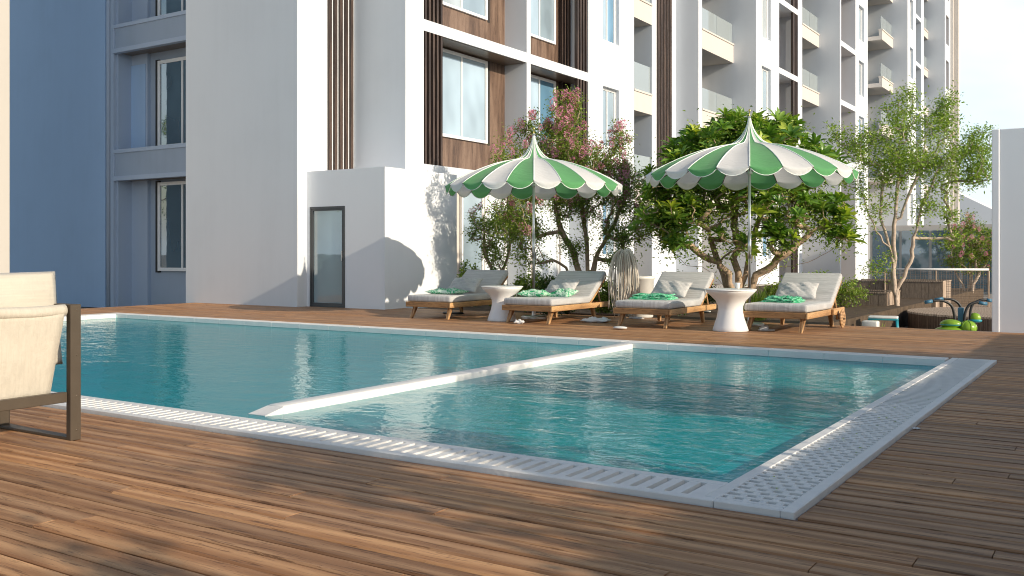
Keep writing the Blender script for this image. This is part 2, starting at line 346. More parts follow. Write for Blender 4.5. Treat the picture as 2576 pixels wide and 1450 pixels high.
# ---- deck
deck = empty('deck', kind='structure')
PITCH = .128
deck_base = MB()
for a in ((-17.7, 8, -4, Y_OUT - .01), (X_OUT + .01, 8, Y_OUT - .01, Y_FARO), (-17.7, X_LO - .01, Y_OUT - .01, Y_FARO), (-17.7, 3.0, Y_FARO, 15.3)): deck_base.box(a[0], a[1], a[2], a[3], -.43, -.032)
deck_base.build('deck_joists', M['deckbase'], deck)
far = MB(); j0 = -28
for j in range(j0, 118):
    y0 = j * PITCH + .04; y1 = y0 + PITCH - .0095
    if y1 > 15.32: break
    segs = [(-17.7, 3.0)]
    if y1 > Y_OUT - .012 and y0 < Y_FARO + .012: segs = [(-17.7, X_LO - .012), (X_OUT + .012, 3.0)]
    cut0 = y0; cut1 = y1
    if y0 < Y_OUT - .012 < y1: cut1 = Y_OUT - .014; segs = [(-17.7, 3.0)]
    if y0 < Y_FARO + .012 < y1: cut0 = Y_FARO + .014; segs = [(-17.7, 3.0)]
    for (sa, sb) in segs:
        x = sa + (0 if sb - sa < 2.6 else -random.random() * 3.0)
        while x < sb - .02:
            L = 3.3 if j % 2 else 3.9; xa, xb = max(x, sa), min(x + L, sb); x += L
            if xb - xa < .05: continue
            tone = random.random(); z1 = random.uniform(-.0015, .0015)
            near = (.75 < y0 < 7.7 and xb > -y0 * 1.75 - 1.2 and xa < 0.1 and not (x < -17))
            if near: 
                MB().plank(xa, xb - .004, cut0, cut1 - .004, -.03, z1, .007, tone).build('plank', M['deck'], deck, tone=True)
            else: far.plank(xa, xb - .003, cut0, cut1, -.03, z1, .004, tone)
fo = far.build('far_planks', M['deck'], deck, tone=True); fo['kind'] = 'stuff'
S(MB().add([(3.0, -30, -.02), (60, -30, -.02), (60, 15.3, -.02), (3.0, 15.3, -.02)], [(0, 1, 2, 3)]).build('pavement', M['terrain']))

# ---- pool
pool = empty('pool', kind='structure')
p = MB(); ZB = -.80
def quad(m, a, b, c, d): m.add([a, b, c, d], [(0, 1, 2, 3)])
LX, LY, LZ = X_IN - .42, Y_IN + .36, -.085     # submerged bench along the right and near sides
q = MB()
quad(q, (X_L, Y_IN, ZB), (X_IN, Y_IN, ZB), (X_IN, Y_FAR, ZB), (X_L, Y_FAR, ZB)); q.build('pool_floor', M['tile'], pool)
q = MB(); quad(q, (X_L, Y_FAR, ZB), (X_IN, Y_FAR, ZB), (X_IN, Y_FAR, .0), (X_L, Y_FAR, .0)); quad(q, (X_L, Y_IN, ZB), (X_L, Y_FAR, ZB), (X_L, Y_FAR, 0), (X_L, Y_IN, 0))
quad(q, (X_IN, Y_FAR, ZB), (X_IN, Y_IN, ZB), (X_IN, Y_IN, 0), (X_IN, Y_FAR, 0)); quad(q, (X_IN, Y_IN, ZB), (X_L, Y_IN, ZB), (X_L, Y_IN, 0), (X_IN, Y_IN, 0)); q.build('pool_wall', M['tile'], pool)
B('bench', M['tile_pale'], pool, LX, X_IN - .002, Y_IN + .002, Y_FAR - .002, ZB + .004, LZ, bevel=.02)
B('bench', M['tile_pale'], pool, -5.05, LX - .004, Y_IN + .004, LY, ZB + .006, LZ, bevel=.02)
w = MB(); quad(w, (X_L, Y_IN, WZ), (X_IN, Y_IN, WZ), (X_IN, Y_FAR, WZ), (X_L, Y_FAR, WZ)); S(w.build('water', M['water']))
cz = .024
def coping(x0, x1, y0, y1, along): 
    n = max(1, round(((x1 - x0) if along == 'x' else (y1 - y0)) / .62)); 
    for i in range(n):
        if along == 'x': a, b = x0 + (x1 - x0) * i / n, x0 + (x1 - x0) * (i + 1) / n; B('coping_stone', M['coping'], pool, a + .0015, b - .0015, y0, y1, -.05, cz, bevel=.004)
        else: a, b = y0 + (y1 - y0) * i / n, y0 + (y1 - y0) * (i + 1) / n; B('coping_stone', M['coping'], pool, x0, x1, a + .0015, b - .0015, -.05, cz, bevel=.004)
coping(X_LO, X_IN - .09, Y_FAR - .006, Y_FARO, 'x')
coping(X_LO, X_L + .006, Y_OUT + .02, Y_FAR - .01, 'y')
B('divider', M['coping'], pool, -5.29, -5.13, 4.90, Y_FAR - .01, ZB + .01, .008, bevel=.012, seg=2)
MB().add([(-5.29, 4.898, ZB + .02), (-5.13, 4.898, ZB + .02), (-5.13, 4.898, .0), (-5.29, 4.898, .0), (-5.34, 4.76, ZB + .02), (-5.17, 4.76, ZB + .02), (-5.17, 4.76, -.045), (-5.34, 4.76, -.045)],
         [(0, 3, 2, 1), (4, 5, 6, 7), (0, 1, 5, 4), (2, 3, 7, 6), (1, 2, 6, 5), (0, 4, 7, 3)]).build('divider_nose', M['coping'], pool)
# gratings
gn = empty('pool_grate', (0, 0, 0), label='long white slotted overflow grate along the near edge of the pool', cat='drain grate', group='overflow grates round the pool')
B('inner_rim', M['grate'], gn, X_L, X_IN - .061, Y_IN - .06, Y_IN, -.06, cz, bevel=.004)
B('outer_rim', M['grate'], gn, X_LO, X_IN - .001, Y_OUT, Y_OUT + .055, -.06, cz, bevel=.004)
B('channel', M['gutter'], gn, X_LO, X_IN - .061, Y_OUT + .056, Y_IN - .061, -.12, -.02)
bar = MB().box(-.026, .026, Y_OUT + .0555, Y_IN - .0605, -.006, cz - .002).mesh('grate_bar'); bar.materials.append(M['grate'])
B('end_plate', M['grate'], gn, X_IN - .14, X_IN - .061, Y_OUT + .0555, Y_IN - .0605, -.05, cz - .001)
x = X_IN - .17; k = 0
while x > X_L + .05:
    o = link('grate_bar', bar, None, gn); o.location = (x - .031, 0, 0); x -= .086
gr = empty('pool_grate', (0, 0, 0), label='white slotted overflow grate along the right side of the pool', cat='drain grate', group='overflow grates round the pool')
B('inner_rim', M['grate'], gr, X_IN - .06, X_IN + .0, Y_OUT + .056, Y_FARO + .0, -.062, cz + .001, bevel=.004)
B('outer_rim', M['grate'], gr, X_OUT - .058, X_OUT, Y_OUT, Y_FARO, -.062, cz + .001, bevel=.004)
B('end_rim', M['grate'], gr, X_IN + .002, X_OUT - .059, Y_OUT, Y_OUT + .05, -.062, cz + .001, bevel=.004)
B('end_rim', M['grate'], gr, X_IN + .002, X_OUT - .059, Y_FARO - .05, Y_FARO, -.062, cz + .001, bevel=.004)
B('channel', M['gutter'], gr, X_IN + .001, X_OUT - .059, Y_OUT + .051, Y_FARO - .051, -.12, -.04)
xa, xb = X_IN + .001, X_OUT - .059
bar2 = MB().box(xa, xb, -.014, .014, -.012, cz - .002).mesh('grate_bar'); bar2.materials.append(M['grate'])
y = Y_OUT + .075; k = 0
rib = MB().box(-.016, .016, -.0198, .0198, -.008, cz - .004).mesh('grate_rib'); rib.materials.append(M['grate']); nrib = 0
while y < Y_FARO - .06:
    o = link('grate_bar', bar2, None, gr); o.location = (0, y, 0)
    wd = (xb - xa) / 4
    for i in range(4 - k % 2):
        if nrib < 300 and y < 7.3: o = link('grate_rib', rib, None, gr); o.location = (xa + wd * (i + .5 + .5 * (k % 2)), y + .034, 0); nrib += 1
    y += .068; k += 1

# ================================================================== BUILDING
HT = 16.0
bld = empty('apartment_building', (-14.5, 14.23, 0), label='stepped pale apartment building with brown bays, slats and glass balconies', cat='building')
def P(o):    # parent keeping world coordinates for the offset root
    r = o.parent
    o.location = (-r.location[0], -r.location[1], -r.location[2]); return o
def bb(name, mat, x0, x1, y0, y1, z0, z1, bevel=0, par=None): return P(B(name, mat, par or bld, x0, x1, y0, y1, z0, z1, bevel=bevel))
BK = -17.9
KW = [0]
def window_x(par, X, y0, y1, z0, z1, n=2, glass='pane', fr='frame', fw=.05, dep=.07, curtain=True):
    """window facing +X with its frame on plane X"""
    f = MB(); f.box(X - dep, X, y0, y0 + fw, z0, z1); f.box(X - dep, X, y1 - fw, y1, z0, z1); f.box(X - dep, X, y0 + fw, y1 - fw, z1 - fw, z1); f.box(X - dep, X, y0 + fw, y1 - fw, z0, z0 + fw)
    o = f.build('window', M[fr], par); P(o); ws = (y1 - y0 - 2 * fw) / n; KW[0] += 1
    for i in range(n):
        a, b = y0 + fw + i * ws, y0 + fw + (i + 1) * ws
        g = MB(); g.box(X - dep * .72, X - dep * .55, a + .022, b - .022, z0 + fw + .022, z1 - fw - .022); g.build('pane', M[glass if glass != 'pane' or (KW[0] + i) % 3 else ('pane_blue', 'pane_pale')[KW[0] % 2]], o)
        s = MB(); t = .022; xx0, xx1 = X - dep * .85, X - dep * .25 + i * .004
        s.box(xx0, xx1, a, a + t, z0 + fw, z1 - fw); s.box(xx0, xx1, b - t, b, z0 + fw, z1 - fw); s.box(xx0, xx1, a + t, b - t, z0 + fw, z0 + fw + t); s.box(xx0, xx1, a + t, b - t, z1 - fw - t, z1 - fw)
        s.build('sash', M[fr], o)
    return o
def slats(par, X, y0, y1, z0, z1, n, dep=.09, fill=.55):
    pt = (y1 - y0) / n; me = MB().box(-dep, 0, 0, pt * fill, z0, z1).mesh('slat'); me.materials.append(M['slat'])
    for i in range(n):
        o = link('slat', me, None, par); r = par.location; o.location = (X - r[0], y0 + pt * i + pt * (1 - fill) / 2 - r[1], -r[2])
def balcony(par, X, y0, y1, soff, cap, gtop, dep=1.3):
    f = MB(); f.box(X - .14, X, y0, y1, soff, cap - .06); f.box(X - dep, X - .14, y0, y1, soff, soff + .18); o = P(f.build('balcony', M['greige'], par))
    MB().box(X - .17, X + .03, y0 - .0, y1 + .02, cap - .058, cap).build('balcony_cap', M['greige'], o)
    n = max(1, round((y1 - y0) / 1.2)); 
    for i in range(n):
        a = y0 + (y1 - y0) * i / n; b = y0 + (y1 - y0) * (i + 1) / n
        MB().box(X - .075, X - .055, a + .01, b - .01, cap + .002, gtop).build('glass_panel', M['balglass'], o)
    return o
# -- section 0 : big blank wall with the first slat strip
X0 = -14.5; Y0 = onX(748, X0)[0]; Y1 = onX(890, X0)[0]; X1 = onY(1020, Y1)[0]
bb('wall', M['white'], -18.0, X0, Y0, Y1, -.43, HT)
slats(bld, X0 + .055, onX(820, X0)[0], onX(888, X0)[0], 2.88, HT - .3, 5, .054, .5)
Y2 = onX(1066, X1)[0]; Y3 = onX(1325, X1)[0]; Y4 = onX(1335, X1)[0]; Y5 = onX(1480, X1)[0]
XB = X1 - .67
bb('wall', M['white'], BK, X1, Y1, Y2, -.43, HT)
bb('wall', M['greige'], BK, XB, Y2, Y5, -.43, 3.05)
bb('cladding', M['brown'], BK, XB, Y2, Y5, 3.052, HT)
bb('pier', M['white'], XB, X1, Y3, Y4, -.43, HT)
ledges = [(2.80, 3.05), (5.95, 6.20), (9.05, 9.30), (12.15, 12.4)]
for a, b in ledges:
    for (ya, yb) in ((Y2, Y3), (Y4, Y5)):
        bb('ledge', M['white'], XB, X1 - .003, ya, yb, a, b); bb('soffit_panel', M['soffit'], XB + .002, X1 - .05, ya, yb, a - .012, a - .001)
# bay 1 windows and slats, bay 2 windows and slats
for (z0, z1) in ((onX(1117, XB, 345)[1], 5.90), (6.93, 8.98), (10.0, 12.1)):
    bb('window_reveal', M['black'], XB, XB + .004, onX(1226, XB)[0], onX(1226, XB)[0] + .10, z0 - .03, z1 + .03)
    window_x(bld, XB + .06, onX(1090, XB)[0], onX(1222, XB)[0], z0, z1, 2)
    window_x(bld, XB + .06, onX(1312, XB)[0], onX(1394, XB)[0], z0, z1, 2)
for (a, b) in ((3.05, 5.95), (6.20, 9.05), (9.30, 12.15)):
    slats(bld, X1 - .01, Y2 + .02, onX(1117, X1)[0], a, b, 5, .10, .48)
    slats(bld, X1 - .01, onX(1452, X1)[0], Y5, a, b, 4, .10, .45)
    slats(bld, XB + .10, onX(1404, XB)[0], onX(1437, XB)[0], a, b, 5, .09, .5)
    bb('blind_panel', M['curtain'], XB + .001, XB + .03, onX(1440, XB)[0], onX(1456, XB)[0], a, b)
# ground floor glazing behind the trees
for (pa, pb) in ((1155, 1212), (1214, 1268), (1274, 1322), (1338, 1400), (1404, 1470)):
    ya, yb = onX(pa, XB)[0], onX(pb, XB)[0]
    window_x(bld, XB + .08, ya, yb, .55 if pb < 1215 else .05, 2.75, 1, 'pane' if pb < 1215 else 'curtain', fw=.06)
# -- wall with small windows, balcony, slat strip
Y6 = onX(1595, X1)[0]; Y7 = onX(1640, X1)[0]; Y8 = onX(1700, X1)[0]
ya, yb = onX(1517, X1)[0], onX(1557, X1)[0]
wz = [(1.0, 2.75), (4.21, 5.97), (7.31, 9.07), (10.41, 12.2)]
prev = -.43
for (a, b) in wz + [(HT, HT)]:
    bb('wall', M['white'], BK, X1, ya, yb, prev, a) if a > prev else None
    if a < HT: window_x(bld, X1 - .12, ya, yb, a, b, 2); bb('window_reveal', M['greige'], BK, X1 - .20, ya, yb, a, b)
    prev = b
bb('wall', M['white'], BK, X1, Y5, ya, -.43, HT); bb('wall', M['white'], BK, X1, yb, Y6, -.43, HT)
def bal_bay(X, ya, yb, items, dep=1.35, dark=.35):
    bb('wall', M['greige'], BK, X - dep, ya, yb, -.43, HT)
    for (so_, ca, gt) in items:
        balcony(bld, X, ya, yb, so_, ca, gt, dep)
        window_x(bld, X - dep + .06, ya + .05, ya + (yb - ya) * .8, ca - .4, ca + 1.75, 2, 'pane_dark', 'black')
def series(items, pitch, lo=2.4, hi=HT - 1.2):
    so_, ca, gt = items; out = []; k = math.floor((lo - so_) / pitch) + 1
    while so_ + k * pitch < hi: out.append((so_ + k * pitch, ca + k * pitch, gt + k * pitch)); k += 1
    return out
bal_bay(X1, Y6, Y7, series((5.52, 6.18, 7.04), 2.87))
bb('wall', M['white'], BK, X1, Y7, Y8, -.43, HT)
slats(bld, X1 + .055, onX(1650, X1)[0], onX(1688, X1)[0], 2.7, HT - .3, 5, .054, .55)
# -- section 2
X2 = onY(1757, Y8)[0]; Y9 = onX(1766, X2)[0]; Y10 = onX(1845, X2)[0]
bb('pier', M['white'], BK, X2, Y8, Y9, -.43, HT)
zz = lambda X, x, y: onX(x, X, y)[1]
s2 = (zz(X2, 1843, 158), zz(X2, 1843, 110), zz(X2, 1840, 58)); bal_bay(X2, Y9, Y10, series(s2, 2.69))
# -- section 3
X3 = onY(1902, Y10)[0]; e = [onX(v, X3)[0] for v in (1916, 1939, 1960, 1995, 2008, 2018, 2060)]
bb('wall', M['white'], BK, X3, Y10, e[0], -.43, HT); bb('wall', M['white'], BK, X3, e[1], e[2], -.43, HT)
p3 = 2.67; h3 = zz(X3, 1937, 175); s3 = h3 - 1.75; prev = -.43
hs = [h3 + (k) * p3 for k in range(-2, 4)]
for b in hs:
    a = b - 1.62
    if a < .3: continue
    bb('wall', M['white'], BK, X3, e[0], e[1], prev, a); window_x(bld, X3 - .12, e[0], e[1], a, b, 2); bb('window_reveal', M['greige'], BK, X3 - .2, e[0], e[1], a, b); prev = b
bb('wall', M['white'], BK, X3, e[0], e[1], prev, HT)
XC = X3 - .9
bb('cladding', M['brown'], BK, XC, e[2], e[4], -.43, HT); bb('pier', M['white'], BK, X3, e[4], e[5], -.43, HT)
l3 = zz(X3, 2008, 208)
for k in range(-2, 3):
    z = l3 + k * p3; bb('ledge', M['white'], XC, X3 - .003, e[2], e[4], z, z + .22)
    window_x(bld, XC + .06, e[2] + .02, e[2] + 1.0, z - 2.2, z - .15, 1, 'pane')
    slats(bld, X3 - .01, e[3], e[4], z - p3 + .22, z, 4, .09, .5)
    slats(bld, XC + .1, e[2] + 1.1, e[2] + 1.8, z - p3 + .22, z, 4, .09, .5)
s3b = (zz(X3, 2056, 118), zz(X3, 2058, 85), zz(X3, 2048, 36)); bal_bay(X3, e[5], e[6], series(s3b, zz(X3, 2058, 85) - zz(X3, 2058, 233)))
# -- section 4
X4 = onY(2113, e[6])[0]; g = [onX(v, X4)[0] for v in (2116, 2152, 2161, 2174, 2183)]
bb('pier', M['white'], BK, X4, e[6], g[0], -.43, HT)
bb('cladding', M['brown'], BK, X4 - .9, g[0], g[1], -.43, HT); bb('wall', M['white'], BK, X4, g[1], g[2], -.43, HT); bb('wall', M['white'], BK, X4, g[3], g[4], -.43, HT)
l4 = zz(X4, 2151, 139) ; p4 = l4 - zz(X4, 2151, 281); h4 = zz(X4, 2162, 152); prev = -.43
for k in range(-2, 3):
    z = l4 + k * p4; bb('ledge', M['white'], X4 - .9, X4 - .003, g[0], g[1], z, z + .22)
for k in range(-2, 3):
    b = h4 + k * p4; a = b - 1.55
    if a < .3: continue
    bb('wall', M['white'], BK, X4, g[2], g[3], prev, a); window_x(bld, X4 - .12, g[2], g[3], a, b, 1); bb('window_reveal', M['greige'], BK, X4 - .2, g[2], g[3], a, b); prev = b
bb('wall', M['white'], BK, X4, g[2], g[3], prev, HT)
# -- section 5
X5 = onY(2219, g[4])[0]; h = [onX(v, X5)[0] for v in (2246,)]
s5 = (zz(X5, 2246, 122), zz(X5, 2246, 96), zz(X5, 2244, 62)); bal_bay(X5, g[4], h[0], series(s5, zz(X5, 2246, 96) - zz(X5, 2246, 210)))
# -- section 6
X6 = onY(2283, h[0])[0]; q6 = [onX(v, X6)[0] for v in (2289, 2297, 2304, 2317.5, 2324, 2334)]
bb('wall', M['white'], BK, X6, h[0], q6[0], -.43, HT); bb('wall', M['white'], BK, X6, q6[1], q6[2], -.43, HT)
prev = -.43; h6 = zz(X6, 2297, 125); 
for k in range(-4, 2):
    b = h6 + (k + 1) * 2.35 - .0; a = b - 1.45
    if a < .3 or b > HT: continue
    bb('wall', M['white'], BK, X6, q6[0], q6[1], prev, a); window_x(bld, X6 - .12, q6[0], q6[1], a, b, 1); bb('window_reveal', M['greige'], BK, X6 - .2, q6[0], q6[1], a, b); prev = b
bb('wall', M['white'], BK, X6, q6[0], q6[1], prev, HT)
bb('cladding', M['slat'], BK, X6 - .5, q6[2], q6[3], -.43, HT); bb('pier', M['white'], BK, X6, q6[3], q6[4], -.43, HT)
l6 = zz(X6, 2310, 50)
for k in range(-5, 2):
    z = l6 + k * 2.35
    bb('ledge', M['white'], X6 - .5, X6 - .003, q6[2], q6[3], z, z + .2)
    if z > 1: window_x(bld, X6 - .44, q6[2] + .1, q6[3] - .3, z - 2.0, z - .1, 1, 'pane', 'dframe')
s6 = (zz(X6, 2332, 98), zz(X6, 2332, 78), zz(X6, 2332, 47)); bal_bay(X6, q6[4], q6[5], series(s6, zz(X6, 2332, 78) - zz(X6, 2332, 175)))
# -- section 7 (end)
X7 = onY(2377, q6[5])[0]; r7 = [onX(v, X7)[0] for v in (2380, 2387, 2392)]
bb('wall', M['white'], BK, X7, q6[5], r7[0], -.43, HT); bb('wall', M['white'], BK, X7, r7[1], r7[2], -.43, HT)
prev = -.43
for k in range(-4, 3):
    b = zz(X7, 2384, 155) + k * 2.35; a = b - 1.5
    if a < .3 or b > HT: continue
    bb('wall', M['white'], BK, X7, r7[0], r7[1], prev, a); bb('window_reveal', M['brown'], BK, X7 - .25, r7[0], r7[1], a, b); prev = b
bb('wall', M['white'], BK, X7, r7[0], r7[1], prev, HT)
X8 = onY(2411, r7[2])[0]; bb('wall', M['greige'], BK, X8, r7[2], r7[2] + .4, -.43, HT)
bb('pier', M['greige'], BK, onY(2399, r7[2])[0], r7[2] - .18, r7[2] - .004, -.43, HT)

# ---- annex
AX = onY(968, 14.5)[0]
ann = empty('annex', (AX, 14.5, 0), label='low white annex with a narrow glass door beside the blank tower wall', cat='annex building')
dl, dr = onY(780, 14.5)[0], onY(868, 14.5)[0]; DT = 2.06
bb('wall', M['annex'], dr, AX, 14.5, 16.88, -.43, 2.80, par=ann); bb('wall', M['annex'], X0 + .002, dr, 14.5, 14.7, DT, 2.80, par=ann)
bb('wall', M['annex'], X0 + .002, dl, 14.5, 14.7, -.43, DT, par=ann); bb('roof', M['annex'], X0 + .002, dr, 14.7, 16.88, 2.6, 2.80, par=ann)
bb('wall', M['annex'], X0 + .002, dr, 15.3, 16.88, -.43, 2.6, par=ann)
f = MB(); fw = .045
f.box(dl, dl + fw, 14.49, 14.56, 0.002, DT); f.box(dr - fw, dr, 14.49, 14.56, 0.002, DT); f.box(dl + fw, dr - fw, 14.49, 14.56, DT - fw, DT); f.box(dl + fw, dr - fw, 14.49, 14.56, 0.002, fw)
dd = P(f.build('door', M['dframe'], ann)); MB().box(dl + fw, dr - fw, 14.52, 14.53, fw, DT - fw).build('pane', M['pane_door'], dd)
f = MB(); t = .04; a_, b_ = dl + fw, dr - fw
f.box(a_, a_ + t, 14.50, 14.519, fw, DT - fw); f.box(b_ - t, b_, 14.50, 14.519, fw, DT - fw); f.box(a_ + t, b_ - t, 14.50, 14.519, DT - fw - t, DT - fw); f.box(a_ + t, b_ - t, 14.50, 14.519, fw, fw + t); f.build('sash', M['dframe'], dd)
MB().box(b_ - .033, b_ - .02, 14.47, 14.499, .95, 1.15).build('handle', M['steel'], dd)

# ---- left wing (blue of its shade put into the plaster colours)
YW = 16.5
wing = empty('shaded_wing_building', (-24, YW, 0), label='wing with balconies recessed behind the blank white wall, its blue shade put into the colour', cat='building')
xw = lambda px, Y=YW: onY(px, Y)[0]
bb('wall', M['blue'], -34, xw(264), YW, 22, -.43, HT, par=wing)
xr = xw(288)
bb('wall', M['shade_bluelight'], xw(264), xr, YW + .12, 22, -.43, HT, par=wing)
o = MB().tube([(xw(270), YW + .04, -.4), (xw(270), YW + .04, HT)], .06, 12).build('downpipe', M['shade_bluelight'], wing, smooth=True); P(o)
bb('pilaster', M['shade_bluelight'], xw(276), xw(284), YW + .02, YW + .12, -.43, HT, par=wing)
YR = YW + .55; xd = xw(371, YR); xwin = xw(397, YR)
bb('wall', M['shade_bluelight'], xr, xd, YR, 22, -.43, HT, par=wing)
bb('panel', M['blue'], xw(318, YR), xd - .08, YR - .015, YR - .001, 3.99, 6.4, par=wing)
bb('wall', M['shade_bluepanel'], xd, -18.02, YR + .10, 22, -.43, HT, par=wing)
def window_y(par, Y, x0, x1, z0, z1, n=2, glass='pane_dark', fw=.06):
    f = MB(); f.box(x0, x0 + fw, Y, Y + .08, z0, z1); f.box(x1 - fw, x1, Y, Y + .08, z0, z1); f.box(x0 + fw, x1 - fw, Y, Y + .08, z1 - fw, z1); f.box(x0 + fw, x1 - fw, Y, Y + .08, z0, z0 + fw)
    o = P(f.build('window', M['frame'], par)); ws = (x1 - x0 - 2 * fw) / n
    for i in range(n):
        a, b = x0 + fw + i * ws, x0 + fw + (i + 1) * ws; t = .03
        MB().box(a + t, b - t, Y + .035, Y + .045, z0 + fw + t, z1 - fw - t).build('pane', M[glass], o)
        s = MB(); s.box(a, a + t, Y + .01, Y + .06, z0 + fw, z1 - fw); s.box(b - t, b, Y + .01, Y + .06, z0 + fw, z1 - fw); s.box(a + t, b - t, Y + .01, Y + .06, z0 + fw, z0 + fw + t); s.box(a + t, b - t, Y + .01, Y + .06, z1 - fw - t, z1 - fw)
        s.build('sash', M['frame'], o)
xw1 = xwin + 2.05
for (z0, z1) in ((.62, 3.06), (4.0, 6.42), (7.46, 9.8), (10.9, 13.2)):
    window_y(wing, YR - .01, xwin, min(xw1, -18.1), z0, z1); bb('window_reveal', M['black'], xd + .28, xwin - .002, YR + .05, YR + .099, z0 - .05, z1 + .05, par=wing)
for (z0, z1) in ((3.12, 3.98), (6.67, 7.45), (10.1, 10.9)):
    f = MB(); f.box(xr, -18.02, YW, YW + .12, z0 + .12, z1 - .10); o = P(f.build('balcony', M['shade_bluepanel'], wing))
    MB().box(xr - .04, -18.02, YW - .03, YW + .14, z1 - .10, z1).build('balcony_cap', M['shade_bluelight'], o); MB().box(xr - .04, -18.02, YW - .025, YW + .14, z0, z0 + .12).build('balcony_edge', M['shade_bluelight'], o)
    MB().box(xr, -18.02, YW + .141, YR + .09, z0 + .02, z0 + .16).build('soffit', M['soffit'], o); MB().box(xr - .04, xr + .02, YW - .028, YW + .13, z0 + .121, z1 - .101).build('corner_trim', M['shade_bluelight'], o)
lp = empty('side_wall', (-24, 12, 0), label='tall sunlit cream wall at the left edge behind the armchair', cat='wall')
o = B('wall', M['cream'], lp, -3, 0, -4, onX(24, -24.0)[0] - 12, -.43, HT)

# ---- right white wall
rw = empty('garden_wall', (-1.73, 15.03, 0), label='tall plain white wall at the right end of the deck', cat='wall')
MB().box(.10, 3.72, 0, .35, -.45, 2.84).build('wall', M['gardenwall'], rw, bevel=.01, seg=1)
MB().box(0, .098, -.012, .36, -.45, 2.84).build('corner_pilaster', M['gardenwall'], rw, bevel=.01, seg=1)

# ================================================================== TREES
def leaf_mesh(name, C_, D, Nn, L, Wd, tone, mat, fold=.25, parent=None, big=False):
    """C_ base points, D directions, Nn normals (n,3); L, Wd lengths and widths"""
    n = len(C_); D = D / np.linalg.norm(D, axis=1, keepdims=True); S_ = np.cross(D, Nn); S_ /= (np.linalg.norm(S_, axis=1, keepdims=True) + 1e-9); U = np.cross(S_, D)
    L = L[:, None]; Wd = Wd[:, None]
    if not big:
        v = np.stack([C_, C_ + D * L * .45 + S_ * Wd * .5 + U * Wd * fold, C_ + D * L, C_ + D * L * .45 - S_ * Wd * .5 + U * Wd * fold], 1).reshape(-1, 3)
        base = np.arange(n)[:, None] * 4; f = np.concatenate([base + np.array([0, 1, 2]), base + np.array([0, 2, 3])], 1).reshape(-1, 3); tt = np.repeat(tone, 2)
    else:
        dr_ = -U * L * .16
        v = np.stack([C_, C_ + D * L * .35 + U * L * .03, C_ + D * L * .72 + dr_ * .25, C_ + D * L + dr_,
                      C_ + D * L * .35 + S_ * Wd * .42 + U * (Wd * fold + L * .03), C_ + D * L * .72 + S_ * Wd * .46 + U * Wd * fold + dr_ * .25,
                      C_ + D * L * .35 - S_ * Wd * .42 + U * (Wd * fold + L * .03), C_ + D * L * .72 - S_ * Wd * .46 + U * Wd * fold + dr_ * .25], 1).reshape(-1, 3)
        base = np.arange(n)[:, None] * 8
        tr_ = [(0, 1, 4), (0, 6, 1), (1, 2, 4), (4, 2, 5), (1, 6, 2), (6, 7, 2), (2, 3, 5), (2, 7, 3)]
        f = np.concatenate([base + np.array(q) for q in tr_], 1).reshape(-1, 3); tt = np.repeat(tone, 8)
    me = bpy.data.meshes.new(name); me.vertices.add(len(v)); me.vertices.foreach_set('co', v.astype(np.float32).ravel())
    me.loops.add(f.size); me.loops.foreach_set('vertex_index', f.astype(np.int32).ravel()); me.polygons.add(len(f))
    me.polygons.foreach_set('loop_start', (np.arange(len(f)) * 3).astype(np.int32)); me.polygons.foreach_set('loop_total', np.full(len(f), 3, np.int32))
    me.update(calc_edges=True); a = me.attributes.new('tone', 'FLOAT', 'FACE'); a.data.foreach_set('value', tt.astype(np.float32)); me.materials.append(mat)
    if parent is None: return me
    o = bpy.data.objects.new(name, me); COL.objects.link(o); o.parent = parent; return o
def rnd_dirs(n, g=rng): v = g.normal(size=(n, 3)); return v / np.linalg.norm(v, axis=1, keepdims=True)
def skeleton(stems, blobs, n, g, r_tip=.006, expo=.5, curve=.10, wob=.05, leafy=True):
    """stems: polylines from the root (local). blobs: (cx,cy,cz,rx,ry,rz,weight). Random crown points are joined to the nearest branch."""
    P_ = []; par = []
    for st in stems:
        st = [Vector(q) for q in st]; st = smooth_pts(st, 4); prev_ = -1
        for i, q in enumerate(st):
            if i == 0 and P_: 
                d_ = [(Vector(x_) - q).length for x_ in P_]; j = int(np.argmin(d_)); 
                if d_[j] < .12: prev_ = j; continue
            P_.append(np.array(q) + (g.normal(size=3) * wob * .3 if i else 0)); par.append(prev_); prev_ = len(P_) - 1
    wts = np.array([b[6] for b in blobs], float); wts /= wts.sum(); pts = []
    for _ in range(n):
        b = blobs[g.choice(len(blobs), p=wts)]; d = rnd_dirs(1, g)[0] * (g.random() ** .42); pts.append(np.array(b[:3]) + d * np.array(b[3:6]))
    root = np.array(P_[0]); pts.sort(key=lambda q: np.linalg.norm(q - root)); tips = []
    n0 = len(P_)
    for q in pts:
        A = np.array(P_); dv = q - A; dist = np.linalg.norm(dv, axis=1); pen = dist + .25 * np.maximum(0, A[:, 2] - q[2]) * 2 + (A[:, 2] < root[2] + .25) * 1.0
        j = int(np.argmin(pen)); a = A[j]; m_ = max(2, int(dist[j] / .16)); prev_ = j; off = g.normal(size=3) * curve * dist[j]; off[2] -= .04 * dist[j]
        for k in range(1, m_ + 1):
            t = k / m_; P_.append(a + (q - a) * t + off * math.sin(math.pi * t) + (g.normal(size=3) * wob * .25 if k < m_ else 0)); par.append(prev_); prev_ = len(P_) - 1
        tips.append(prev_)
    cnt = np.zeros(len(P_)); 
    for t in tips: cnt[t] += 1
    for i in range(len(P_) - 1, -1, -1):
        if cnt[i] == 0: cnt[i] = .5
        if par[i] >= 0: cnt[par[i]] += cnt[i]
    rad = r_tip * cnt ** expo
    return np.array(P_), np.array(par), rad, tips
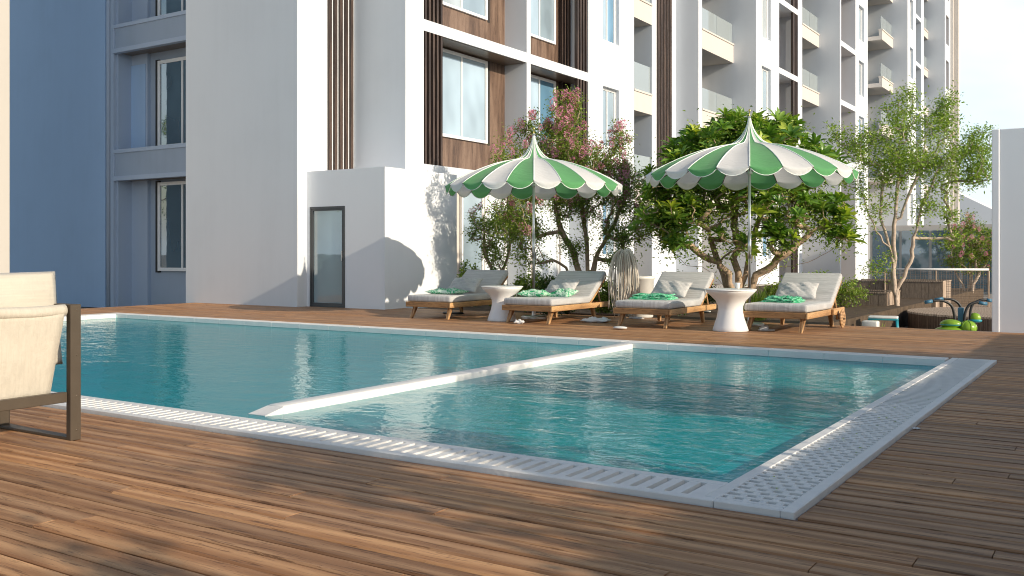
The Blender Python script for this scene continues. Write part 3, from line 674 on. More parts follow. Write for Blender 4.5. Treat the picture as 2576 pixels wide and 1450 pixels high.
def limbs(P_, par, rad, name, mat, parent, minr=0.0, sides=5):
    kids = {}
    for i, q in enumerate(par): kids.setdefault(int(q), []).append(i)
    mb = MB(); stack = [(k, None) for k in kids.get(-1, [])]
    while stack:
        s0, pre = stack.pop(); chain = ([pre] if pre is not None else []) + [s0]; cur = s0
        while True:
            ks = kids.get(cur, [])
            if not ks: break
            ks = sorted(ks, key=lambda i: -rad[i]); 
            for z in ks[1:]:
                if rad[z] > minr: stack.append((z, cur))
            cur = ks[0]; chain.append(cur)
        rr = [rad[i] for i in chain]
        if pre is not None: rr[0] = min(rad[pre], rr[1] * 1.15)
        n_ = 9 if max(rr) > .035 else sides if max(rr) > .012 else 3
        if len(chain) > 1: mb.tube([P_[i] for i in chain], rr, n_, cap=False)
    return mb.build(name, mat, parent, smooth=True)
def clump_leaves(P_, tips, par, g, per, L, Wd, spread, up=.3, back=2):
    C_ = []; 
    for t in tips:
        ids = [t]; q = t
        for _ in range(back):
            q = par[q]
            if q < 0: break
            ids.append(q)
        for k in range(per): C_.append(P_[ids[int(g.integers(len(ids)))]] + g.normal(size=3) * spread)
    C_ = np.array(C_); n = len(C_); D = rnd_dirs(n, g); D[:, 2] = D[:, 2] * .7 + up * .3; Nn = rnd_dirs(n, g) * .8 + np.array([.25, 0, .8])
    return C_, D, Nn, L * g.uniform(.65, 1.25, n), Wd * g.uniform(.7, 1.2, n), np.clip(g.normal(.45, .25, n), 0, 1)
def sub(loc, p_): return tuple(Vector(p_) - Vector(loc))

# ---- A: flowering tree behind the left parasol
g = np.random.default_rng(11); base = Vector(atd(1470, 19.6)); base.z = -.02
A = empty('flowering_tree', base, label='multi stemmed tree with pink blossom clusters behind the left parasol', cat='tree')
def loc(px, py, d): return tuple(atd(px, d, py) - base)
st = [[(0, 0, 0), loc(1450, 660, 19.6), loc(1425, 600, 19.5), loc(1395, 520, 19.4), loc(1380, 440, 19.3)],
      [(0.03, 0, 0), loc(1478, 640, 19.6), loc(1468, 560, 19.7), loc(1455, 470, 19.8), loc(1440, 360, 19.8), loc(1430, 280, 19.7)],
      [(0, 0, 0), loc(1420, 672, 19.3), loc(1370, 650, 19.0), loc(1335, 590, 18.9), loc(1310, 520, 18.9)],
      [(0, 0, .05), loc(1500, 650, 19.7), loc(1530, 590, 19.5), loc(1560, 530, 19.4), loc(1580, 450, 19.4)]]
bl = []
for (px, py, rx, rz, wt) in ((1300, 400, .6, .6, 2.2), (1400, 360, .6, .6, 2.2), (1500, 470, .8, .7, 3), (1420, 300, .42, .6, 1.6), (1440, 400, .6, .6, 2.5), (1520, 420, .55, .5, 2), (1590, 470, .45, .6, 2), (1290, 520, .45, .4, 1.4), (1400, 500, .6, .4, 1.6), (1600, 580, .4, .35, 1), (1265, 560, .3, .4, 1.0), (1335, 590, .35, .3, 1.0), (1640, 530, .4, .4, 1.4), (1540, 590, .4, .25, .8), (1320, 645, .3, .2, .5), (1440, 620, .35, .2, .6), (1560, 650, .25, .2, .5), (1480, 500, .5, .4, 1.2), (1440, 255, .14, .25, .45), (1340, 320, .3, .25, .7), (1560, 350, .3, .35, .6), (1250, 470, .22, .25, .5)):
    c = loc(px, py, 19.4); bl.append((c[0], c[1], c[2], rx, rx * 1.1, rz, wt))
P_, par, rad, tips = skeleton(st, bl, 760, g, .0038, .49, .10, .06)
rad = np.minimum(rad, .075); limbs(P_, par, rad, 'trunk', M['bark'], A)
C_, D, Nn, L, Wd, T = clump_leaves(P_, tips, par, g, 56, .054, .030, .085, back=4)
o = leaf_mesh('crown', C_, D, Nn, L, Wd, T, M['leaf_lilac'], parent=A); o['kind'] = 'stuff'
def blossom_mesh(g, n=110, r=.05, h=.12):
    d = rnd_dirs(n, g); c = d * np.array([r, r, h / 2]) * (.75 + .3 * g.random((n, 1))); c[:, :2] *= (1.1 - .5 * (c[:, 2:3] / h + .5))
    return leaf_mesh('blossom', c, d + g.normal(size=(n, 3)) * .4, rnd_dirs(n, g), g.uniform(.012, .024, n), g.uniform(.010, .018, n), g.random(n), M['blossom'])
bm_ = [blossom_mesh(g) for _ in range(4)]
cand = [t for t in tips if P_[t][2] > 1.15]; cand.sort(key=lambda t: -(P_[t][2] * .5 + g.random() * 1.7 - P_[t][0] * .1))
def put_blossoms(parent, P_, sel, g, meshes, s0=.7, s1=1.25):
    for t in sel:
        o = link('blossom', meshes[int(g.integers(len(meshes)))], None, parent); o.location = P_[t] + np.array([.03, -.05, .05]); s = g.uniform(s0, s1); o.scale = (s, s, s * 1.1)
        o.rotation_euler = (g.uniform(-.6, .6), g.uniform(-.6, .6), g.uniform(0, 6))
put_blossoms(A, P_, cand[:280], g, bm_, .9, 1.6)

# ---- A2: small tree and bush by the annex
g = np.random.default_rng(12); base = Vector((-11.9, 17.5, -.02))
A2 = empty('small_flowering_tree', base, label='slender tree with a few pink blossoms between the annex and the larger flowering tree', cat='tree')
st = [[(0, 0, 0), (.03, .05, .5), (-.12, -.05, 1.1), (-.2, 0, 1.7)], [(0, 0, .02), (.1, .2, .6), (.15, .45, 1.2), (.2, .5, 1.8)]]
P_, par, rad, tips = skeleton(st, [(-.15, -.05, 1.7, .45, .5, .5, 2), (.2, .55, 1.75, .5, .5, .4, 1.5), (0, .2, 1.1, .35, .5, .25, .6)], 150, g, .0045)
limbs(P_, par, np.minimum(rad, .045), 'trunk', M['bark'], A2); o = leaf_mesh('crown', *clump_leaves(P_, tips, par, g, 34, .058, .03, .06), M['leaf_lilac'], parent=A2); o['kind'] = 'stuff'
put_blossoms(A2, P_, tips[-26:], g, bm_, .6, 1.0)

# ---- B: plumeria behind the right parasol
g = np.random.default_rng(21); base = Vector(atd(1850, 17.9)); base.z = -.02
Bt = empty('plumeria_tree', base, label='broad plumeria tree with big leaf rosettes behind the right parasol', cat='tree')
st = [[(0, 0, 0), loc(1830, 690, 17.8), loc(1770, 645, 17.6), loc(1700, 600, 17.4), loc(1640, 560, 17.3)],
      [(0, 0, 0), loc(1800, 690, 18.0), loc(1730, 665, 18.2), loc(1660, 620, 18.3), loc(1600, 590, 18.4)],
      [(0.05, 0, 0), loc(1856, 650, 17.9), loc(1850, 570, 17.9), loc(1845, 490, 18), loc(1850, 410, 18)],
      [(0.05, 0, 0), loc(1880, 660, 18), loc(1895, 600, 18.1), loc(1930, 500, 18.2), loc(1960, 420, 18.2)],
      [(0.08, 0, 0), loc(1910, 690, 17.8), loc(1980, 640, 17.6), loc(2040, 590, 17.5), loc(2100, 560, 17.4)],
      [(0, 0, .1), loc(1790, 600, 18), loc(1770, 520, 18), loc(1760, 430, 18)],
      [(0, 0, .1), loc(1950, 685, 18.1), loc(2030, 660, 18.1), loc(2090, 630, 18)]]
bl = []
for (px, py, dd_, rx, rz, wt) in ((1870, 420, 18, 1.5, .8, 8), (1700, 520, 17.6, .7, .6, 3), (1760, 370, 18, .55, .35, 2.2), (1860, 330, 18.2, .6, .32, 2.4), (1960, 350, 18.2, .5, .35, 2), (1700, 460, 17.8, .55, .5, 2.4), (2040, 430, 18, .6, .4, 2.2), (1850, 430, 18, .9, .5, 2.2), (1680, 560, 17.5, .45, .35, 1.5), (1800, 520, 17.6, .7, .35, 1.6), (1960, 530, 17.4, .7, .35, 1.7), (2080, 530, 17.6, .45, .3, 1.5), (1960, 600, 17.3, .3, .2, .9), (1700, 610, 17.5, .3, .2, .8), (1840, 610, 17.4, .5, .2, .8), (2110, 590, 17.6, .35, .2, .8), (1620, 560, 17.6, .3, .3, .8)):
    c = loc(px, py, dd_); bl.append((c[0], c[1], c[2], rx, rx, rz, wt))
P_, par, rad, tips = skeleton(st, bl, 640, g, .0075, .43, .16, .09)
limbs(P_, par, np.minimum(rad, .12), 'trunk', M['bark'], Bt)
lc, ld, ln, lL, lW, lT = [], [], [], [], [], []
for t in tips[::2] + [q for q in tips[1::2] if P_[q][2] > 2.2]:
    ax = P_[t] - P_[par[t]]; ax = ax / (np.linalg.norm(ax) + 1e-6); ax = ax * .5 + np.array([.05, -.05, .75]) + g.normal(size=3) * .22; ax /= np.linalg.norm(ax)
    u = np.cross(ax, [1, .3, .1]); u /= np.linalg.norm(u); v = np.cross(ax, u); tn = np.clip(g.normal(.42, .24), 0, 1)
    k_ = int(g.integers(11, 17)); sz = g.uniform(.20, .32)
    for k in range(k_):
        ph = k * 2.4; el = .15 + .95 * (k / k_); d = (u * math.cos(ph) + v * math.sin(ph)) * math.cos(el) + ax * math.sin(el)
        lc.append(P_[t] + ax * (.002 * k)); ld.append(d); ln.append(ax * .9 + d * -.2 + g.normal(size=3) * .15); lL.append(sz * (1.1 - .35 * k / k_) * g.uniform(.85, 1.15)); lW.append(.30 * sz); lT.append(np.clip(tn + g.normal(0, .12) + .12 * k / k_, 0, 1))
lc, ld, ln, lL, lW, lT = map(np.array, (lc, ld, ln, lL, lW, lT))
wl_ = lc + np.array(base); dcam = -math.sin(HEAD) * wl_[:, 0] + math.cos(HEAD) * wl_[:, 1]; order = np.argsort(dcam)
for i in order[:280]:
    s_ = slice(i, i + 1); leaf_mesh('leaf', lc[s_], ld[s_], ln[s_], lL[s_], lW[s_], lT[s_], M['leaf_big'], .22, Bt, True)
r_ = order[280:]; o = leaf_mesh('crown', lc[r_], ld[r_], ln[r_], lL[r_], lW[r_], lT[r_], M['leaf_big'], .22, Bt, True); o['kind'] = 'stuff'
C_, D, Nn, L, Wd, T = clump_leaves(P_, tips, par, g, 30, .07, .034, .16, back=6)
o = leaf_mesh('inner_leaves', C_, D, Nn, L, Wd, T, M['leaf_lilac'], parent=Bt); o['kind'] = 'stuff'

# ---- C: light green tree by the planters
g = np.random.default_rng(31); base = Vector(atd(2252, 20.6)); base.z = -.45
Ct = empty('maple_tree', base, label='airy light green tree with forking pale trunk beside the planters', cat='tree')
D_ = 20.6
st = [[(0, 0, 0), loc(2256, 760, D_), loc(2248, 700, D_), loc(2244, 640, D_), loc(2205, 580, D_), loc(2180, 520, D_), loc(2160, 450, D_)],
      [(0, 0, .1), loc(2258, 730, D_), loc(2290, 660, D_), loc(2300, 600, D_), loc(2322, 520, D_), loc(2350, 450, D_), loc(2380, 400, D_)],
      [loc(2248, 690, D_), loc(2248, 600, D_), loc(2250, 540, D_), loc(2262, 450, D_), loc(2265, 360, D_)],
      [loc(2246, 655, D_), loc(2232, 600, D_ + .2), loc(2215, 540, D_ + .3), loc(2220, 450, D_ + .3)],
      [loc(2205, 580, D_), loc(2150, 545, D_ - .1), loc(2120, 500, D_ - .1)],
      [loc(2262, 560, D_), loc(2280, 500, D_ - .1), loc(2310, 430, D_ - .1), loc(2330, 340, D_)]]
bl = []
for (px, py, rx, rz, wt) in ((2280, 370, 1.2, .8, 4), (2400, 420, .8, .65, 3), (2470, 350, .35, .3, 1), (2150, 350, .5, .35, 1.6), (2260, 310, .6, .45, 2.2), (2370, 300, .45, .4, 1.6), (2440, 380, .45, .45, 1.8), (2150, 430, .5, .4, 1.6), (2260, 410, .6, .45, 2.0), (2350, 420, .5, .4, 1.6), (2460, 430, .32, .3, .9), (2280, 240, .28, .25, .7), (2380, 250, .2, .2, .5), (2200, 510, .4, .3, 1.0), (2330, 520, .4, .3, .8), (2400, 540, .28, .2, .5), (2100, 330, .25, .18, .4), (2400, 600, .2, .15, .35), (2205, 660, .28, .28, .6)):
    c = loc(px, py, D_); bl.append((c[0], c[1], c[2], rx, rx * 1.1, rz, wt))
P_, par, rad, tips = skeleton(st, bl, 640, g, .0034, .46, .12, .05)
limbs(P_, par, np.minimum(rad, .068), 'trunk', M['bark_pale'], Ct)
C_, D, Nn, L, Wd, T = clump_leaves(P_, tips, par, g, 30, .072, .032, .095, back=4)
o = leaf_mesh('crown', C_, D, Nn, L, Wd, T, M['leaf_light'], parent=Ct); o['kind'] = 'stuff'

# ---- D: far pink bush
g = np.random.default_rng(41); base = Vector(atd(2440, 29)); base.z = -.45
Dt = empty('flowering_bush', base, label='distant pink flowering bush behind the railing by the white garden wall', cat='tree')
st = [[(0, 0, 0), (.1, 0, .6), (.3, .1, 1.2)], [(0, 0, 0), (-.2, 0, .6), (-.5, 0, 1.2)], [(0, 0, 0), (0, .1, .8), (0, .2, 1.5)]]
P_, par, rad, tips = skeleton(st, [(-.1, 0, 1.75, .85, .8, .8, 3), (.5, 0, 1.6, .6, .6, .6, 1), (0, 0, 2.5, .4, .4, .3, .4)], 260, g, .006)
limbs(P_, par, np.minimum(rad, .05), 'trunk', M['bark_pale'], Dt); o = leaf_mesh('crown', *clump_leaves(P_, tips, par, g, 30, .08, .035, .08), M['leaf_lilac'], parent=Dt); o['kind'] = 'stuff'
put_blossoms(Dt, P_, tips[::3], g, bm_, .8, 1.4)

# ---- low shrubs
def shrub(name, px, py, d, rx, rz, label, mat, n=120, per=40, lf=.04, seed=1, zb=-.02, cat='shrub'):
    g = np.random.default_rng(seed); base = Vector(atd(px, d)); base.z = zb; r = empty(name, base, label=label, cat=cat)
    P_, par, rad, tips = skeleton([[(0, 0, 0), (0, 0, rz * .5)], [(0, 0, 0), (rx * .4, 0, rz * .5)], [(0, 0, 0), (-rx * .4, 0, rz * .5)]], [(0, 0, rz, rx, rx, rz, 1)], n, g, .003)
    limbs(P_, par, rad, 'stem', M['bark'], r); o = leaf_mesh('foliage', *clump_leaves(P_, tips, par, g, per, lf, lf * .55, rx * .13), mat, parent=r); o['kind'] = 'stuff'; return r
shrub('round_bush', 1378, 700, 17.2, .34, .36, 'dark rounded bush right of the left parasol pole', M['leaf_dark'], seed=3)
shrub('round_bush', 1432, 700, 17.9, .30, .33, 'dark rounded bush at the foot of the flowering tree', M['leaf_dark'], seed=4)
shrub('round_bush', 1700, 700, 17.6, .38, .38, 'dark rounded bush left of the plumeria trunk beside the white planter', M['leaf_dark'], seed=5)
shrub('leafy_shrub', 1185, 660, 20.2, .30, .48, 'bright leafy shrub in front of the ground floor window by the annex', M['leaf_lilac'], 70, 24, .06, 6)
shrub('leafy_shrub', 1248, 660, 19.6, .26, .40, 'dark leafy shrub against the pale ground floor panel', M['leaf_dark'], 60, 26, .06, 7)
shrub('leafy_shrub', 2120, 700, 20.3, .5, .30, 'low mixed planting behind the last lounger inside the near planter', M['leaf_lilac'], 80, 22, .06, 8)
shrub('leafy_shrub', 1330, 660, 18.4, .34, .42, 'green leafy shrub behind the back of the second lounger, left of the dark bushes', M['leaf_lilac'], 90, 30, .06, 9)
shrub('leafy_shrub', 1520, 660, 17.6, .32, .34, 'yellow green shrub between the flowering tree and the rope bundle', M['leaf_lilac'], 90, 30, .055, 10)
shrub('round_bush', 1765, 700, 18.4, .34, .34, 'dark rounded bush hidden half behind the third lounger back', M['leaf_dark'], seed=11)
shrub('leafy_shrub', 1975, 680, 18.6, .42, .28, 'low green shrub behind the rightmost lounger back', M['leaf_lilac'], 90, 30, .06, 12)
shrub('leafy_shrub', 2050, 660, 20.4, .4, .36, 'pale green shrub against the facade beyond the rightmost lounger', M['leaf_light'], 80, 26, .07, 13)
def grass(px, d, h_, n, label, seed, zb=-.02, rr=.16):
    g = np.random.default_rng(seed); base = Vector(atd(px, d)); base.z = zb; r = empty('grass_tuft', base, label=label, cat='grass plant')
    c = np.c_[g.normal(size=(n, 2)) * rr * .35, np.zeros(n)]; dr_ = np.c_[c[:, :2] * 2.2 / rr * .25 + g.normal(size=(n, 2)) * .18, np.ones(n)]
    o = leaf_mesh('blades', c, dr_, rnd_dirs(n, g), g.uniform(.6, 1.1, n) * h_, np.full(n, .014), g.random(n), M['leaf_light'], parent=r, big=True); o['kind'] = 'stuff'
grass(1908, 16.0, .55, 260, 'spiky bright grass tuft between the right parasol pole and the last lounger', 51)
grass(2165, 18.0, .42, 200, 'small green grass tuft on the lower ground beyond the lounger wheel', 52, -.45, .3)

# ---- unseen hedge and trees, added right of the frame to shade pool and deck
hd = empty('hedge', (2.35, 5.4, 0), label='clipped hedge added out of frame to shade the right of the deck', cat='hedge')
g = np.random.default_rng(61); n = 9000
c = np.c_[g.uniform(-.30, .30, n), g.uniform(-8.5, 9.0, n), g.uniform(.02, 1.47, n)]; o = leaf_mesh('foliage', c, rnd_dirs(n, g), rnd_dirs(n, g), np.full(n, .10), np.full(n, .055), g.random(n), M['leaf_dark'], parent=hd); o['kind'] = 'stuff'
MB().box(-.24, .24, -8.5, 9.0, -.02, 1.38).build('hedge_core', M['leaf_dark'], hd)
def side_tree(x, y, top, rx, rz, seed, per, nt, label, rr=.05):
    g = np.random.default_rng(seed); r = empty('unseen_tree', (x, y, -.02), label=label, cat='tree', group='trees beyond the right of the frame'); zc = top - rz
    st = [[(0, 0, 0), (.05, 0, zc * .5), (.1, .1, zc)], [(0, 0, zc * .35), (-.3, .3, zc * .8)], [(0, 0, zc * .35), (.3, -.4, zc * .8)]]
    P_, par, rad, tips = skeleton(st, [(0, 0, zc, rx, rx, rz, 1)], nt, g, .006); limbs(P_, par, np.minimum(rad, .11), 'trunk', M['bark'], r)
    o = leaf_mesh('crown', *clump_leaves(P_, tips, par, g, per, .12, .07, .10), M['leaf_lilac'], parent=r); o['kind'] = 'stuff'
side_tree(5.2, 6.7, 4.1, .95, 1.35, 71, 26, 190, 'leafy tree added out of frame to shade the near half of the pool')
side_tree(5.9, 10.1, 4.0, .8, 1.3, 72, 26, 150, 'leafy tree added out of frame to shade the far half of the pool')
side_tree(3.9, 1.2, 2.75, 1.0, .6, 73, 44, 36, 'sparse tree added out of frame to dapple the foreground deck with shade')
side_tree(4.6, 3.5, 3.5, 1.1, .95, 74, 60, 60, 'half bare tree added out of frame to cast streaks by the near grate')
side_tree(-30, -6, 8.5, 2.6, 3.2, 75, 30, 260, 'large tree across the terrace that the left windows mirror, out of frame')
side_tree(-41, 1, 9.0, 2.8, 3.4, 76, 30, 260, 'second large tree across the terrace, mirrored in the left windows, out of frame')

# ================================================================== FURNITURE
def pillow(name, mat, parent, w_, h_, t_, seed=0, puff=1.0, n=22, corner=.12, noise=.012):
    g = np.random.default_rng(seed); ph = g.uniform(0, 6, 6); vs = []; fs = []
    for side in (1, -1):
        for j in range(n + 1):
            for i in range(n + 1):
                u, v = -1 + 2 * i / n, -1 + 2 * j / n; e = max(0, (1 - abs(u) ** 2.6)) ** .55 * max(0, (1 - abs(v) ** 2.6)) ** .55
                px = u * w_ / 2 * (1 - corner * .5 * (1 - abs(v)) * abs(u) ** 3 * .9); py = v * h_ / 2 * (1 - corner * (1 - abs(u)) * abs(v) ** 3 * .9)
                z = side * t_ / 2 * e * puff + noise * e * (math.sin(7 * u + ph[0] + 3 * v) + math.sin(11 * v + ph[1] - 5 * u) + .6 * math.sin(19 * u + 13 * v + ph[2])) * (1 if side > 0 else .5)
                vs.append((px, py, z))
    m = (n + 1) ** 2
    for s in (0, 1):
        for j in range(n):
            for i in range(n):
                a = s * m + j * (n + 1) + i; q = (a, a + 1, a + n + 2, a + n + 1); fs.append(q if s == 0 else q[::-1])
    me = bpy.data.meshes.new(name); me.from_pydata(vs, [], fs); bm = bmesh.new(); bm.from_mesh(me); bmesh.ops.remove_doubles(bm, verts=bm.verts, dist=.0008); bm.to_mesh(me); bm.free()
    me.polygons.foreach_set('use_smooth', [True] * len(me.polygons)); return link(name, me, mat, parent)
LW, LL = .92, 2.0; BA = R(36); HY = 1.27      # lounger width, length, back angle, hinge position
def make_lounger():
    r = empty('sun_lounger')
    zt, rh = .285, .085; h = LW / 2
    B('front_rail', M['teakX'], r, -h, h - .03, 0, .035, zt - rh, zt, bevel=.005)
    for s in (-1, 1):
        B('side_rail', M['teakY'], r, *((h - .028, h + .006) if s > 0 else (-h + .002, -h + .036)), *((-.004, LL - .1) if s > 0 else (.037, LL - .1)), zt - rh, zt, bevel=.005)
    B('rear_rail', M['teakX'], r, -h + .037, h - .029, LL - .16, LL - .125, zt - rh, zt, bevel=.005)
    for i in range(9):
        y = .10 + i * .14; B('slat', M['teakX'], r, -h + .037, h - .029, y, y + .075, zt - .035, zt - .012, bevel=.003)
    for (x, y, dx, dy) in ((-h + .10, .16, -.05, -.06), (h - .10, .16, -.02, -.06), (-h + .10, LL - .5, -.03, .09), (h - .10, LL - .5, 0, .09)):
        a = .028; b = .022; top = zt - rh + .012
        MB().add([(x - a + dx, y - b + dy, .001), (x + a * .7 + dx, y - b + dy, .001), (x + a * .7 + dx, y + b + dy, .001), (x - a + dx, y + b + dy, .001), (x - a * 1.3, y - b * 1.3, top), (x + a * 1.3, y - b * 1.3, top), (x + a * 1.3, y + b * 1.3, top), (x - a * 1.3, y + b * 1.3, top)],
                 [(0, 3, 2, 1), (4, 5, 6, 7), (0, 1, 5, 4), (1, 2, 6, 5), (2, 3, 7, 6), (3, 0, 4, 7)]).build('leg', M['teakZ'], r, bevel=.004, seg=1)
    # raised back: frame rails, slats, props
    T_ = Matrix.Translation((0, HY, zt - .01)) @ Matrix.Rotation(BA, 4, 'X'); BL = .72
    for s in (-1, 1): MB().box(s * (h - .045) - .018, s * (h - .045) + .018, 0, BL, -.035, .0, T_).build('back_rail', M['teakY'], r)
    for i in range(6): MB().box(-h + .064, h - .064, .06 + i * .11, .12 + i * .11, -.03, -.008, T_).build('back_slat', M['teakX'], r)
    top = T_ @ Vector((0, BL * .62, -.03))
    for s in (-1, 1): MB().tube([(s * (h - .085), top.y, top.z), (s * (h - .085), top.y + .12, zt - .03)], .017, 6).build('prop', M['teakZ'], r)
    B('mattress', M['mattress'], r, -h + .015, h - .012, .02, HY + .03, zt + .001, zt + .112, bevel=.035, seg=4)
    m = MB().box(-h + .015, h - .012, .03, BL + .05, .0, .105, T_).build('back_cushion', M['backpad'], r, bevel=.035, seg=4)
    return r
L0 = make_lounger()
lo_specs = [((-9.97, 12.76), 'first sun lounger from the left, beside the white annex, in blue shade', 0),
            ((-8.02, 12.76), 'second sun lounger from the left with two leaf print cushions', 0),
            ((-6.15, 12.97), 'third sun lounger from the left between the white planter and flared table', 0),
            ((-4.24, 13.20), 'rightmost sun lounger with round wooden wheel at the rear', 0)]
lo = []
for i, ((x, y), lab, rz) in enumerate(lo_specs):
    o = L0 if i == 0 else copy_tree(L0); o.location = (x, y, 0); o.rotation_euler = (0, 0, R((1.6, .2, 1.2, -.4)[i])); tag(o, lab, 'sun lounger', 'sun loungers in a row on the deck'); lo.append(o)
# wheel and tail of the last lounger
wh = MB().lathe([(.02, -.014), (.125, -.014), (.135, -.006), (.135, .006), (.125, .014), (.02, .014)], 36); 
wo = wh.build('wheel', M['teakZ'], lo[3], smooth=False); wo.rotation_euler = (0, R(90), 0); wo.location = (LW / 2 + .10, 1.42, .137)
hb = MB().lathe([(.001, -.03), (.016, -.03), (.016, .03), (.001, .03)], 12).build('hub', M['bronze'], wo)
MB().tube([(LW / 2 + .0, 1.42, .137), (LW / 2 + .13, 1.42, .137)], .012, 8).build('axle', M['bronze'], lo[3])
MB().add([(LW / 2 + .012, 1.15, .20), (LW / 2 + .012, 1.15, .285), (LW / 2 + .012, 1.42, .275), (LW / 2 + .012, 1.47, .15), (LW / 2 + .012, 1.40, .12), (LW / 2 + .012, 1.36, .20),
          (LW / 2 + .045, 1.15, .20), (LW / 2 + .045, 1.15, .285), (LW / 2 + .045, 1.42, .275), (LW / 2 + .045, 1.47, .15), (LW / 2 + .045, 1.40, .12), (LW / 2 + .045, 1.36, .20)],
         [(0, 1, 2, 3, 4, 5), (11, 10, 9, 8, 7, 6)] + [(i, i + 6, (i + 1) % 6 + 6, (i + 1) % 6) for i in range(6)]).build('wheel_bracket', M['teakY'], lo[3])
# pillows and towels (each rests on a lounger, so top level)
def onl(i, x, y, z): 
    p0 = lo[i].location; return (p0[0] + x, p0[1] + y, z)
ZM = .285 + .112
labs = ['grey bolster pillow on the first lounger by the annex', 'grey pillow leaning on the back of the second lounger', 'grey pillow leaning on the back of the third lounger', 'grey pillow leaning on the back of the rightmost lounger']
for i in range(4):
    o = pillow('pillow', M['pillow'], None, .60, .36, .15, i + 3); o.location = onl(i, -.02 if i else -.05, 1.13, ZM + .145); o.rotation_euler = (R(40), R((1, -2, 3, -1)[i]), R((4, -5, -2, 3)[i])); tag(o, labs[i], 'pillow', 'grey pillows on the loungers')
def folded(name, mat, label, cat, i, x, y, w_, h_, t_, seed, rz, group=None, tilt=0, n=26):
    o = pillow(name, mat, None, w_, h_, t_, seed, 1.0, n, .18, .010); o.location = onl(i, x, y, ZM + t_ * .42); o.rotation_euler = (R(tilt), 0, R(rz)); tag(o, label, cat, group); return o
gp = 'green patterned cushions on the loungers'
folded('cushion', M['green_pat'], 'flat green leaf print cushion on the first lounger', 'cushion', 0, -.06, .62, .66, .42, .10, 21, 6, gp)
folded('cushion', M['green_pat'], 'left green leaf print cushion on the second lounger', 'cushion', 1, -.20, .55, .46, .40, .12, 22, 14, gp)
folded('cushion', M['green_pat'], 'right green leaf print cushion tilted against the grey pillow of the second lounger', 'cushion', 1, .16, .86, .42, .36, .12, 23, -8, gp, 14)
def towel(label, i, x, y, seed, w_=.62, d_=.40, rz=4):
    g = np.random.default_rng(seed); r = empty('towel', onl(i, x, y, ZM), R(rz), label=label, cat='towel', group='folded green towels on the loungers')
    for k in range(4):
        n = 26; ph = g.uniform(0, 6, 5); ww = w_ * (1 - .05 * k + g.uniform(-.03, .03)); dd2 = d_ * (1 - .07 * k); z0 = k * .020; vs = []; fs = []
        for s in (0, 1):
            for j in range(n + 1):
                for ii in range(n + 1):
                    u, v = -1 + 2 * ii / n, -1 + 2 * j / n; ed = max(abs(u), abs(v)) ** 8
                    zz_ = z0 + (.024 if s else .0) * (1 - ed * .8) + (.007 * math.sin(6 * u + ph[0] + 2 * v) + .005 * math.sin(13 * v + 4 * u + ph[1]) + .004 * math.sin(23 * u + ph[2])) * (.4 + .2 * k)
                    wob_ = .018 * math.sin(5 * v + ph[3]) * abs(u) + .014 * math.sin(7 * u + ph[4]) * abs(v)
                    vs.append((u * ww / 2 + wob_, v * dd2 / 2 + wob_, max(zz_, .002 + s * .004)))
        m_ = (n + 1) ** 2
        for s in (0, 1):
            for j in range(n):
                for ii in range(n): a = s * m_ + j * (n + 1) + ii; q = (a, a + 1, a + n + 2, a + n + 1); fs.append(q if s else q[::-1])
        per = [i_ for i_ in range(n)] + [n + (n + 1) * j for j in range(n)] + [(n + 1) * n + n - i_ for i_ in range(n)] + [(n + 1) * (n - j) for j in range(n)]
        for a, b in zip(per, per[1:] + per[:1]): fs.append((a, b, b + m_, a + m_))
        MB().add(vs, fs).build('fold', M['towel'], r, smooth=True)
towel('crumpled green towel on the third lounger', 2, -.08, .62, 31, .66, .42)
towel('folded pale green towel on the rightmost lounger', 3, -.06, .60, 32, .50, .36, -6)

# ---- flared tables
def table(x, y, s, label):
    r = empty('side_table', (x, y, 0), label=label, cat='side table', group='white flared side tables')
    prof = [(.235, .002), (.24, .01), (.225, .06), (.185, .18), (.165, .28), (.168, .34), (.20, .41), (.27, .48), (.325, .53), (.33, .545)]
    MB().lathe([(a * s, b * s) for a, b in prof], 56).build('pedestal', M['tablewhite'], r, smooth=True)
    MB().lathe([(.33 * s, .5455 * s), (.345 * s, .552 * s), (.345 * s, .562 * s), (.335 * s, .568 * s), (.30 * s, .566 * s)], 56).build('tabletop', M['tablewhite'], r, smooth=True); return r
table(-8.72, 13.13, 1.0, 'white flared side table between the first two loungers, near the left pole')
table(-4.86, 13.18, 1.05, 'larger looking white flared side table with small cup beside the rightmost lounger')
cup = MB().lathe([(.022, 0), (.028, .004), (.036, .07), (.040, .085), (.034, .085), (.028, .02)], 20).build('cup', M['ceramic'], None, smooth=True); cup.location = (-4.80, 13.30, .5965); tag(cup, 'small pale cup standing on the right side table', 'cup')

